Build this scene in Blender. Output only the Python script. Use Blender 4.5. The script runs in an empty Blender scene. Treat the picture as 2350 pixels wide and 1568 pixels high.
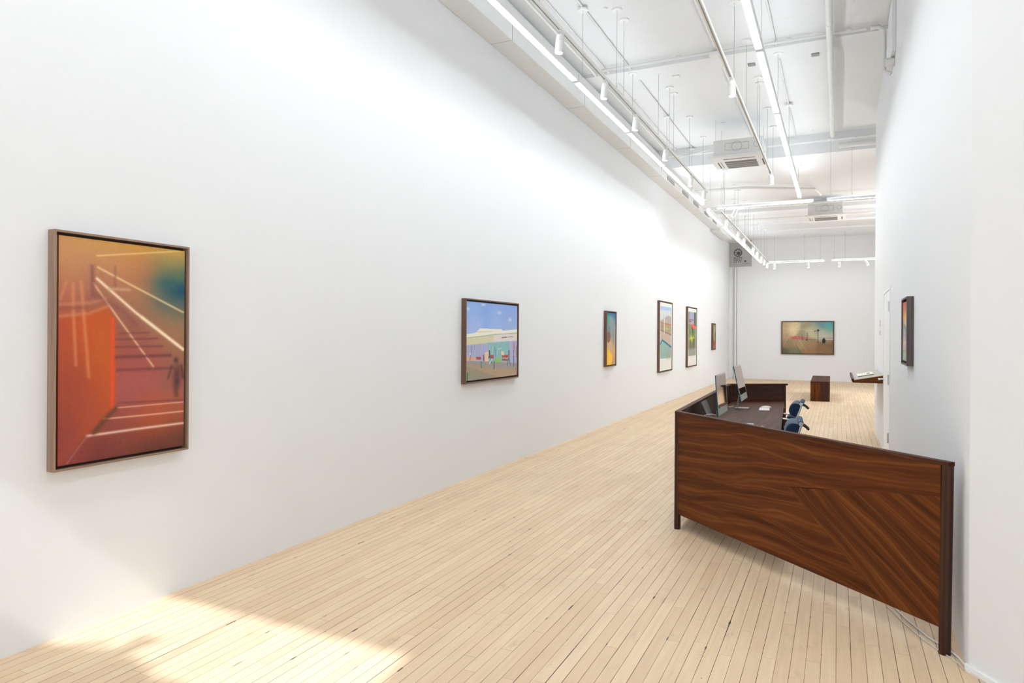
import bpy, bmesh, math, random
import numpy as np
from mathutils import Vector, Matrix
C = bpy.context.scene.collection
SC = bpy.context.scene
R = math.radians
random.seed(7)

# ------------------------------------------------------------------ camera
FPX = 1567.0
cd = bpy.data.cameras.new('camera'); cam = bpy.data.objects.new('camera', cd); C.objects.link(cam)
cd.sensor_width = 36; cd.lens = FPX/2350*36; cd.shift_y = -0.0074; cd.clip_end = 200
YAW = math.atan2(748.0, FPX)
cam.matrix_world = Matrix.Translation((0, 0, 1.6)) @ Matrix.Rotation(YAW, 4, 'Z') @ Matrix.Rotation(R(90), 4, 'X') @ Matrix.Rotation(0.006, 4, 'Z')
SC.camera = cam
# ------------------------------------------------------------------ world, sun, added fill lights, exposure
W = bpy.data.worlds.new('sky'); SC.world = W; W.use_nodes = True
W.node_tree.nodes['Background'].inputs[0].default_value = (0.80, 0.88, 1, 1)
W.node_tree.nodes['Background'].inputs[1].default_value = 2.0
sd = bpy.data.lights.new('sun', 'SUN'); sun = bpy.data.objects.new('sun', sd); C.objects.link(sun)
sd.energy = 5.2; sd.angle = R(0.8); sd.color = (0.86, 0.93, 1.0)
sun.rotation_euler = Vector((-0.10, 1.0, -0.985)).to_track_quat('-Z', 'Y').to_euler()
sun.location = (0, -6, 9)
def area(name, loc, size, energy, direction, col=(1, 1, 1)):
    l = bpy.data.lights.new(name, 'AREA'); o = bpy.data.objects.new(name, l); C.objects.link(o)
    l.shape = 'RECTANGLE'; l.size, l.size_y = size; l.energy = energy; l.color = col
    o.location = loc; o.rotation_euler = Vector(direction).to_track_quat('-Z', 'Z').to_euler(); return o
area('front_fill', (-0.65, -2.05, 2.35), (5.6, 3.2), 74, (0, 1, 0), (0.90, 0.96, 1.0))  # soft fill added just inside the solid street wall
area('entry_fill', (2.38, -0.7, 1.7), (2.6, 2.6), 30, (-1, .15, 0), (0.90, 0.96, 1.0))  # added fill for the lower left wall and near floor
area('side_room_fill', (3.1, 20.0, 2.4), (11.0, 4.2), 520, (-1, 0, 0), (0.90, 0.96, 1.0))  # added fill to brighten the rear of the room
LED, CEIL_FILL = 42.0, 13.5
SC.view_settings.view_transform = 'Standard'; SC.view_settings.look = 'None'
SC.view_settings.exposure = 0.13; SC.view_settings.gamma = 1; SC.view_settings.use_curve_mapping = False

# ------------------------------------------------------------------ materials
def lin(c):
    c = c/255.0
    return c/12.92 if c <= 0.04045 else ((c+0.055)/1.055)**2.4
def srgb(r, g, b): return (lin(r), lin(g), lin(b), 1)
class N:
    def __init__(s, name):
        s.m = bpy.data.materials.new(name); s.m.use_nodes = True; s.t = s.m.node_tree
        s.b = s.t.nodes['Principled BSDF']
    def n(s, typ, **kw):
        x = s.t.nodes.new(typ)
        for k, v in kw.items(): setattr(x, k, v)
        return x
    def l(s, a, b): s.t.links.new(a, b)
    def math(s, op, a, b=None, c=None, clamp=False):
        x = s.n('ShaderNodeMath', operation=op); x.use_clamp = clamp
        for i, v in enumerate((a, b, c)):
            if v is None: continue
            if isinstance(v, (int, float)): x.inputs[i].default_value = v
            else: s.l(v, x.inputs[i])
        return x.outputs[0]
    def mix(s, f, a, b, mode='MIX'):
        x = s.n('ShaderNodeMix', data_type='RGBA', blend_type=mode)
        for sock, v in ((x.inputs['Factor'], f), (x.inputs[6], a), (x.inputs[7], b)):
            if isinstance(v, (int, float, tuple)): sock.default_value = v
            else: s.l(v, sock)
        return x.outputs[2]
    def noise(s, vec, scale, detail=3, rough=0.5, dist=0.0, dim='3D'):
        x = s.n('ShaderNodeTexNoise', noise_dimensions=dim)
        x.inputs['Scale'].default_value = scale; x.inputs['Detail'].default_value = detail
        x.inputs['Roughness'].default_value = rough; x.inputs['Distortion'].default_value = dist
        if vec is not None: s.l(vec, x.inputs['Vector'])
        return x.outputs['Fac']
    def map(s, vec, scale=(1, 1, 1), loc=(0, 0, 0)):
        x = s.n('ShaderNodeMapping'); x.inputs['Scale'].default_value = scale; x.inputs['Location'].default_value = loc
        s.l(vec, x.inputs['Vector']); return x.outputs[0]
    def ramp(s, f, stops):
        x = s.n('ShaderNodeValToRGB'); e = x.color_ramp.elements
        while len(e) < len(stops): e.new(0.5)
        for el, (p, c) in zip(e, stops): el.position = p; el.color = c
        s.l(f, x.inputs[0]); return x.outputs[0]
    def co(s, which='Object'): return s.n('ShaderNodeTexCoord').outputs[which]
    def bump(s, h, strength, dist=0.01):
        x = s.n('ShaderNodeBump'); x.inputs['Strength'].default_value = strength; x.inputs['Distance'].default_value = dist
        s.l(h, x.inputs['Height']); s.l(x.outputs[0], s.b.inputs['Normal'])
    def set(s, col=None, rough=None, metal=None, spec=None):
        if col is not None:
            if isinstance(col, tuple): s.b.inputs['Base Color'].default_value = col
            else: s.l(col, s.b.inputs['Base Color'])
        if rough is not None:
            if isinstance(rough, (int, float)): s.b.inputs['Roughness'].default_value = rough
            else: s.l(rough, s.b.inputs['Roughness'])
        if metal is not None: s.b.inputs['Metallic'].default_value = metal
        if spec is not None: s.b.inputs['Specular IOR Level'].default_value = spec
        return s
def plain(name, col, rough=0.5, metal=0, vary=0.03, spec=0.5, scale=6):
    k = N(name); f = k.noise(k.co(), scale, 3)
    a = tuple(min(1, c*(1-vary)) for c in col[:3])+(1,); b = tuple(min(1, c*(1+vary)) for c in col[:3])+(1,)
    k.set(k.mix(f, a, b), rough, metal, spec); return k.m
def wood(name, dark, mid, light, rough=0.4, scale=1.0, contrast=1.0, spec=0.4, figure=1.0):
    k = N(name); uv = k.co('UV')
    su = k.n('ShaderNodeSeparateXYZ'); k.l(uv, su.inputs[0])
    w = k.noise(k.map(uv, (1.1*scale, 3.4*scale, 1)), 1.0, 1, 0.4)
    w2 = k.noise(k.map(uv, (3.0*scale, 11*scale, 1), (7, 3, 0)), 1.0, 2, 0.5)
    vv = k.math('ADD', su.outputs[1], k.math('ADD', k.math('MULTIPLY', k.math('SUBTRACT', w, 0.5), 0.19/scale), k.math('MULTIPLY', k.math('SUBTRACT', w2, 0.5), 0.035/scale)))
    band = k.math('ADD', k.math('MULTIPLY', k.math('SINE', k.math('MULTIPLY', vv, 2*math.pi*34*scale)), 0.5), 0.5)
    band2 = k.math('ADD', k.math('MULTIPLY', k.math('SINE', k.math('MULTIPLY', vv, 2*math.pi*11.3*scale)), 0.5), 0.5)
    cc = k.n('ShaderNodeCombineXYZ'); k.l(su.outputs[0], cc.inputs[0]); k.l(k.math('ADD', su.outputs[1], k.math('MULTIPLY', w2, 0.03)), cc.inputs[1])
    fine = k.noise(k.map(cc.outputs[0], (3.0*scale, 210*scale, 1)), 1.0, 4, 0.7)
    broad = k.noise(k.map(cc.outputs[0], (0.7*scale, 13*scale, 1)), 1.0, 3, 0.55)
    f = k.math('ADD', k.math('MULTIPLY', fine, 0.42), k.math('ADD', k.math('MULTIPLY', k.math('MULTIPLY', band, band2), 0.13*figure), k.math('ADD', k.math('MULTIPLY', band2, 0.05*figure), k.math('MULTIPLY', broad, 0.50))))
    f = k.math('ADD', k.math('MULTIPLY', k.math('SUBTRACT', f, 0.55), 2.1*contrast), 0.5, clamp=True)
    k.set(k.ramp(f, [(0, dark), (0.5, mid), (1, light)]), rough, 0, spec)
    k.bump(fine, 0.12, 0.002); return k.m

def mat_wall(name, col, s=1.0):
    k = N(name); co = k.co()
    f = k.noise(co, 0.6, 2); g = k.noise(co, 9, 4, 0.6)
    a = tuple(c*0.985 for c in col[:3])+(1,)
    k.set(k.mix(f, a, col), 0.62, 0, 0.25); k.bump(g, 0.06*s, 0.01); return k.m
M = {}
M['wall'] = mat_wall('white_wall_paint', srgb(232, 232, 233))
def mat_ceiling():
    k = N('ceiling_plaster'); co = k.co()
    f = k.noise(co, 0.55, 4, 0.6); p = k.noise(co, 2.4, 5, 0.65)
    col = k.mix(f, srgb(226, 226, 227), srgb(237, 237, 238))
    sp = k.noise(co, 5.5, 2, 0.5); blem = k.ramp(sp, [(0.745, (0, 0, 0, 1)), (0.765, (1, 1, 1, 1))])
    col = k.mix(k.math('MULTIPLY', blem, 0.35), col, srgb(120, 118, 116))
    k.set(col, 0.7, 0, 0.2)
    k.bump(k.math('ADD', p, k.math('MULTIPLY', f, 2.0)), 0.35, 0.03); return k.m
M['ceiling'] = mat_ceiling()
def mat_floor():
    k = N('painted_strip_floor'); co = k.co('Object')
    sep = k.n('ShaderNodeSeparateXYZ'); k.l(co, sep.inputs[0]); x, y = sep.outputs[0], sep.outputs[1]
    BW, BL = 0.0668, 1.35
    xr = k.math('DIVIDE', x, BW); row = k.math('FLOOR', xr); fx = k.math('FRACT', xr)
    wn = k.n('ShaderNodeTexWhiteNoise', noise_dimensions='1D'); k.l(row, wn.inputs['W'])
    yr = k.math('ADD', k.math('DIVIDE', y, BL), k.math('MULTIPLY', wn.outputs['Value'], 17.0))
    idx = k.math('FLOOR', yr); fy = k.math('FRACT', yr)
    cv = k.n('ShaderNodeCombineXYZ'); k.l(row, cv.inputs[0]); k.l(idx, cv.inputs[1])
    wp = k.n('ShaderNodeTexWhiteNoise', noise_dimensions='2D'); k.l(cv.outputs[0], wp.inputs['Vector'])
    pid = wp.outputs['Value']
    # colours of the bleached maple boards
    col = k.ramp(pid, [(0.0, srgb(219, 189, 155)), (0.35, srgb(225, 198, 163)), (0.7, srgb(228, 203, 168)), (1.0, srgb(223, 193, 160))])
    offs = k.n('ShaderNodeVectorMath', operation='ADD'); k.l(co, offs.inputs[0]); k.l(wp.outputs['Color'], offs.inputs[1])
    grain = k.noise(k.map(offs.outputs[0], (42, 2.2, 1)), 1.0, 4, 0.6, 0.3)
    col = k.mix(k.math('MULTIPLY', k.ramp(grain, [(0.35, (0, 0, 0, 1)), (0.8, (1, 1, 1, 1))]), 0.34), col, srgb(186, 150, 116))
    blot = k.noise(co, 0.9, 4, 0.6)
    col = k.mix(k.math('MULTIPLY', k.ramp(blot, [(0.45, (0, 0, 0, 1)), (0.75, (1, 1, 1, 1))]), 0.30), col, srgb(192, 166, 138))
    sm = k.noise(k.map(co, (7, 3.5, 1)), 1.0, 5, 0.7)
    col = k.mix(k.math('MULTIPLY', k.ramp(sm, [(0.60, (0, 0, 0, 1)), (0.72, (1, 1, 1, 1))]), 0.32), col, srgb(150, 128, 106))
    # gaps between boards
    ex = k.math('MULTIPLY', k.math('MINIMUM', fx, k.math('SUBTRACT', 1.0, fx)), BW)
    side = k.math('ROUND', xr)
    gv = k.n('ShaderNodeCombineXYZ'); k.l(k.math('MULTIPLY', side, 3.7), gv.inputs[0]); k.l(k.math('MULTIPLY', y, 0.8), gv.inputs[1])
    gn = k.noise(gv.outputs[0], 1.0, 3, 0.7)
    gv2 = k.n('ShaderNodeCombineXYZ'); k.l(k.math('MULTIPLY', side, 5.3), gv2.inputs[0]); k.l(k.math('MULTIPLY', y, 6.0), gv2.inputs[1])
    gd = k.noise(gv2.outputs[0], 1.0, 1, 0.5)
    wide = k.math('ADD', 0.0007, k.math('MULTIPLY', k.math('POWER', k.math('MULTIPLY', gn, 1.3), 7.0), 0.0026))
    dots = k.math('MULTIPLY', k.ramp(gd, [(0.70, (0, 0, 0, 1)), (0.74, (1, 1, 1, 1))]), 0.0030)
    wide = k.math('ADD', wide, dots)
    gx = k.math('SUBTRACT', 1.0, k.math('DIVIDE', k.math('SUBTRACT', ex, wide), 0.0007, None), clamp=True)
    ey = k.math('MULTIPLY', k.math('MINIMUM', fy, k.math('SUBTRACT', 1.0, fy)), BL)
    gy = k.math('MULTIPLY', k.math('SUBTRACT', 1.0, k.math('DIVIDE', k.math('SUBTRACT', ey, 0.0007), 0.0006), clamp=True), 0.55)
    strength = k.math('MULTIPLY', k.ramp(gn, [(0.25, (0.45, 0.45, 0.45, 1)), (0.55, (1, 1, 1, 1))]), 1.0)
    gap = k.math('MAXIMUM', k.math('MULTIPLY', gx, strength), gy)
    # specks and small scars
    vo = k.n('ShaderNodeTexVoronoi'); vo.inputs['Scale'].default_value = 9.0; k.l(k.map(co, (1, 0.7, 1)), vo.inputs['Vector'])
    vs = k.n('ShaderNodeSeparateColor'); k.l(vo.outputs['Color'], vs.inputs[0])
    spk = k.math('MULTIPLY', k.math('LESS_THAN', vo.outputs['Distance'], 0.035), k.math('GREATER_THAN', vs.outputs[0], 0.72))
    spk2 = k.ramp(k.noise(k.map(co, (60, 9, 1)), 1.0, 2, 0.5), [(0.80, (0, 0, 0, 1)), (0.83, (1, 1, 1, 1))])
    gapc = k.mix(gn, srgb(88, 64, 44), srgb(36, 26, 18))
    col = k.mix(gap, col, gapc)
    col = k.mix(k.math('MULTIPLY', k.math('MAXIMUM', spk, k.math('MULTIPLY', spk2, 0.5)), 0.6), col, srgb(96, 76, 58))
    k.set(col, k.math('ADD', 0.42, k.math('MULTIPLY', sm, 0.2)), 0, 0.35)
    k.bump(k.math('SUBTRACT', 1.0, gap), 0.25, 0.002); return k.m
M['floor'] = mat_floor()
M['walnut'] = wood('oiled_walnut', srgb(54, 27, 12), srgb(98, 52, 22), srgb(128, 76, 36), 0.5, 1.0, 1.0, 0.10)
M['walnut_dark'] = wood('dark_walnut', srgb(36, 20, 14), srgb(62, 34, 22), srgb(84, 50, 33), 0.45, 1.0, 1.0, 0.25)
M['walnut_top'] = wood('satin_walnut', srgb(50, 27, 18), srgb(78, 46, 32), srgb(100, 64, 45), 0.55, 1.0, 0.9, 0.08)
M['frame'] = wood('walnut_frame', srgb(76, 54, 44), srgb(106, 78, 62), srgb(130, 98, 78), 0.5, 2.0, 0.7)
M['frame_pale'] = wood('pale_walnut_frame', srgb(120, 96, 80), srgb(150, 122, 103), srgb(170, 142, 122), 0.5, 2.0, 0.7)
M['frame_grey'] = wood('grey_walnut_frame', srgb(66, 56, 54), srgb(92, 80, 78), srgb(112, 98, 94), 0.5, 2.0, 0.7)
M['frame_in'] = plain('frame_rebate', srgb(62, 42, 32), 0.7)
M['white'] = plain('white_enamel', srgb(236, 236, 235), 0.45, 0, 0.01)
M['white2'] = plain('white_painted_metal', srgb(226, 225, 223), 0.5, 0, 0.03)
M['door'] = plain('white_door_paint', srgb(239, 239, 238), 0.5, 0, 0.01)
M['cable'] = plain('grey_wire', srgb(150, 148, 146), 0.5)
M['slot'] = plain('track_slot', srgb(150, 149, 147), 0.6)
M['plate'] = plain('grey_plate', srgb(150, 149, 147), 0.6)
M['seam'] = plain('seam_grey', srgb(120, 119, 118), 0.8)  # mid grey for duct seams and pressed outlines
M['grille'] = plain('grey_grille', srgb(112, 111, 106), 0.6)
M['dark'] = plain('dark_void', srgb(40, 38, 36), 0.8)
M['greypanel'] = plain('grey_sheet_metal', srgb(178, 176, 174), 0.6, 0, 0.05, 0.3, 2)
M['greyprint'] = plain('dark_grey_print', srgb(78, 77, 75), 0.6)
M['navy'] = plain('navy_wool', srgb(14, 38, 62), 0.85, 0, 0.15, 0.3, 60)
nb = M['navy'].node_tree.nodes['Principled BSDF']; nb.inputs['Sheen Weight'].default_value = 0.5; nb.inputs['Sheen Roughness'].default_value = 0.4; nb.inputs['Sheen Tint'].default_value = (0.7, 0.8, 1, 1)
M['navy_lit'] = plain('lit_navy_wool', srgb(70, 86, 106), 0.85, 0, 0.12, 0.3, 60)  # the navy wool again, light from above put into its paler colour
M['chrome'] = plain('polished_aluminium', srgb(225, 224, 222), 0.30, 0.8, 0.02)
M['black'] = plain('black_plastic', srgb(26, 24, 23), 0.45)
M['teal'] = plain('blue_anodised_metal', srgb(22, 84, 104), 0.35, 0.3)
M['sage'] = plain('pale_chin_metal', srgb(168, 172, 158), 0.4, 0.1)
M['bezel'] = plain('white_bezel', srgb(205, 198, 190), 0.35)
M['stand'] = plain('champagne_metal', srgb(150, 142, 124), 0.35, 0.4)
k = N('dark_glass_screen'); k.set(k.mix(k.noise(k.co(), 3), (0.36, 0.25, 0.185, 1), (0.38, 0.265, 0.195, 1)), 0.04, 1, 0.5); M['screen'] = k.m
M['keys'] = plain('white_keys', srgb(232, 228, 222), 0.4)
M['alu'] = plain('silver_plate', srgb(176, 166, 160), 0.35, 0.5)
M['tablet'] = plain('grey_tablet', srgb(112, 104, 102), 0.4, 0.3)
M['cord'] = plain('white_cord', srgb(222, 218, 212), 0.5)
M['paper'] = plain('cream_paper', srgb(226, 222, 212), 0.8, 0, 0.01)
M['liner'] = plain('grey_beige_liner', srgb(188, 181, 170), 0.8, 0, 0.01)
M['print'] = plain('black_print', srgb(60, 58, 54), 0.7)
def emis(name, col, s):
    k = N(name); k.set(col, 0.5); k.b.inputs['Emission Color'].default_value = col; k.b.inputs['Emission Strength'].default_value = s
    return k.m
M['led'] = emis('led_diffuser', (0.88, 0.955, 1.0, 1), LED)
M['led_dim'] = emis('led_diffuser_dimmed', (0.88, 0.955, 1.0, 1), LED*0.7)
M['ceiling_fill'] = emis('ceiling_fill_glow', (0.82, 0.93, 1.0, 1), CEIL_FILL)  # fill glow for the housing tops, added to lift the ceiling
M['lens'] = emis('spot_lens', (1, 0.98, 0.95, 1), 7.0)
def mat_paint(name, rough=0.55):
    k = N(name); a = k.n('ShaderNodeVertexColor'); a.layer_name = 'paint'
    n = k.noise(k.map(k.co(), (40, 40, 40)), 4.0, 3, 0.6)
    c = k.mix(k.math('MULTIPLY', n, 0.04), a.outputs[0], (0.5, 0.42, 0.36, 1))
    k.set(a.outputs[0], rough, 0, 0.25); k.l(c, k.b.inputs['Base Color']); k.bump(n, 0.15, 0.001); return k.m
M['paint'] = mat_paint('oil_paint')

# ------------------------------------------------------------------ builders
def tag(o, label=None, cat=None, group=None, kind=None):
    for k_, v in (('label', label), ('category', cat), ('group', group), ('kind', kind)):
        if v: o[k_] = v
    return o
def thing(name, loc, label, cat, group=None, rotz=0):
    o = bpy.data.objects.new(name, None); C.objects.link(o); o.location = loc; o.rotation_euler = (0, 0, rotz)
    o.empty_display_size = 0.1
    return tag(o, label, cat, group)
class MB:
    def __init__(s): s.v = []; s.f = []; s.uv = []
    def face(s, pts, grain=None, off=None):
        pts = [Vector(p) for p in pts]
        i = len(s.v); s.v += pts; s.f.append(list(range(i, i+len(pts))))
        n = (pts[1]-pts[0]).cross(pts[2]-pts[0])
        n = n.normalized() if n.length > 1e-12 else Vector((0, 0, 1))
        g = Vector(grain) if grain is not None else Vector((0, 0, 1))
        g = g - n*g.dot(n)
        if g.length < 1e-3: g = n.orthogonal()
        g.normalize(); t = n.cross(g)
        o = off if off is not None else (0, 0)
        s.uv.append([(p.dot(g)+o[0], p.dot(t)+o[1]) for p in pts])
    def box(s, c, d, rot=None, grain=None, off=None):
        c = Vector(c); hx, hy, hz = d[0]/2, d[1]/2, d[2]/2
        rot = rot or Matrix.Identity(3)
        P = [c+rot @ Vector((x, y, z)) for x in (-hx, hx) for y in (-hy, hy) for z in (-hz, hz)]
        if grain is None: grain = rot @ Vector([(1, 0, 0), (0, 1, 0), (0, 0, 1)][max(range(3), key=lambda q: d[q])])
        for q in ((0, 1, 3, 2), (4, 6, 7, 5), (0, 4, 5, 1), (2, 3, 7, 6), (0, 2, 6, 4), (1, 5, 7, 3)):
            s.face([P[i] for i in q], grain, off)
        return s
    def bx(s, x0, x1, y0, y1, z0, z1, grain=None, off=None):
        return s.box(((x0+x1)/2, (y0+y1)/2, (z0+z1)/2), (abs(x1-x0), abs(y1-y0), abs(z1-z0)), None, grain, off)
    def prism(s, poly, z0, z1, grain=None, off=None):     # poly: xy list counter-clockwise
        b = [(p[0], p[1], z0) for p in poly]; t = [(p[0], p[1], z1) for p in poly]
        s.face(t, grain, off); s.face(b[::-1], grain, off)
        for i in range(len(poly)):
            j = (i+1) % len(poly); s.face([b[i], b[j], t[j], t[i]], grain, off)
        return s
    def loft(s, A, B, cap=True, grain=None):              # two rings with the same count
        n = len(A)
        for i in range(n):
            j = (i+1) % n; s.face([A[i], A[j], B[j], B[i]], grain)
        if cap: s.face(list(A)[::-1], grain); s.face(B, grain)
        return s
    def tube(s, path, r, seg=8, cap=True):
        path = [Vector(p) for p in path]; rings = []
        up = None
        for i, p in enumerate(path):
            a = path[max(0, i-1)]; b = path[min(len(path)-1, i+1)]; t = (b-a).normalized()
            if up is None: up = t.orthogonal().normalized()
            up = (up-t*up.dot(t)); up = up.normalized() if up.length > 1e-6 else t.orthogonal().normalized()
            w = t.cross(up); rr = r[i] if isinstance(r, (list, tuple)) else r
            rings.append([p+(up*math.cos(2*math.pi*k_/seg)+w*math.sin(2*math.pi*k_/seg))*rr for k_ in range(seg)])
        i0 = len(s.v)
        for rg in rings: s.v += rg
        for i in range(len(rings)-1):
            for k_ in range(seg):
                a = i0+i*seg+k_; b = i0+i*seg+(k_+1) % seg
                s.f.append([a, b, b+seg, a+seg]); L = [(0.0+i*.05, k_*.02)]*4; s.uv.append([(i*.3, k_*.02), (i*.3, k_*.02+.02), (i*.3+.3, k_*.02+.02), (i*.3+.3, k_*.02)])
        if cap:
            s.f.append([i0+k_ for k_ in range(seg)][::-1]); s.uv.append([(0, 0)]*seg)
            e = i0+(len(rings)-1)*seg; s.f.append([e+k_ for k_ in range(seg)]); s.uv.append([(0, 0)]*seg)
        return s
    def cyl(s, a, b, r, seg=16, r2=None): return s.tube([a, b], [r, r if r2 is None else r2], seg)
    def build(s, name, mat, parent=None, local=False, bevel=0, smooth=False, subsurf=0):
        me = bpy.data.meshes.new(name)
        off = Vector((0, 0, 0))
        if parent is not None and not local: off = parent.matrix_basis.translation.copy() if parent.parent is None else WORLD[parent.name]
        me.from_pydata([p-off for p in s.v], [], s.f)
        ul = me.uv_layers.new(name='UVMap'); fl = [c for f in s.uv for p in f for c in p]
        ul.data.foreach_set('uv', fl)
        if smooth: me.polygons.foreach_set('use_smooth', [True]*len(me.polygons))
        if bevel or smooth or subsurf:
            bm = bmesh.new(); bm.from_mesh(me); bmesh.ops.remove_doubles(bm, verts=bm.verts, dist=1e-5); bm.to_mesh(me); bm.free()
        me.materials.append(mat); me.update()
        o = bpy.data.objects.new(name, me); C.objects.link(o)
        if parent is not None: o.parent = parent
        WORLD[o.name] = off
        if bevel:
            m = o.modifiers.new('bevel', 'BEVEL'); m.width = bevel; m.segments = 3; m.limit_method = 'ANGLE'; m.angle_limit = R(40)
            if bevel > 0.004: me.polygons.foreach_set('use_smooth', [True]*len(me.polygons))
        if subsurf: m = o.modifiers.new('sub', 'SUBSURF'); m.levels = subsurf; m.render_levels = subsurf
        if smooth and not subsurf and not bevel:
            try: me.shade_auto_smooth
            except Exception: pass
            me.set_sharp_from_angle(angle=R(40))
        return o
WORLD = {}
def struct(name, mb, mat): return tag(mb.build(name, mat), kind='structure')
def deepcopy(o, parent=None):
    c = o.copy(); C.objects.link(c); c.parent = parent
    for ch in list(o.children): deepcopy(ch, c)
    return c
ORD = ['first', 'second', 'third', 'fourth', 'fifth', 'sixth', 'seventh', 'eighth', 'ninth', 'tenth', 'eleventh', 'twelfth']
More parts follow.
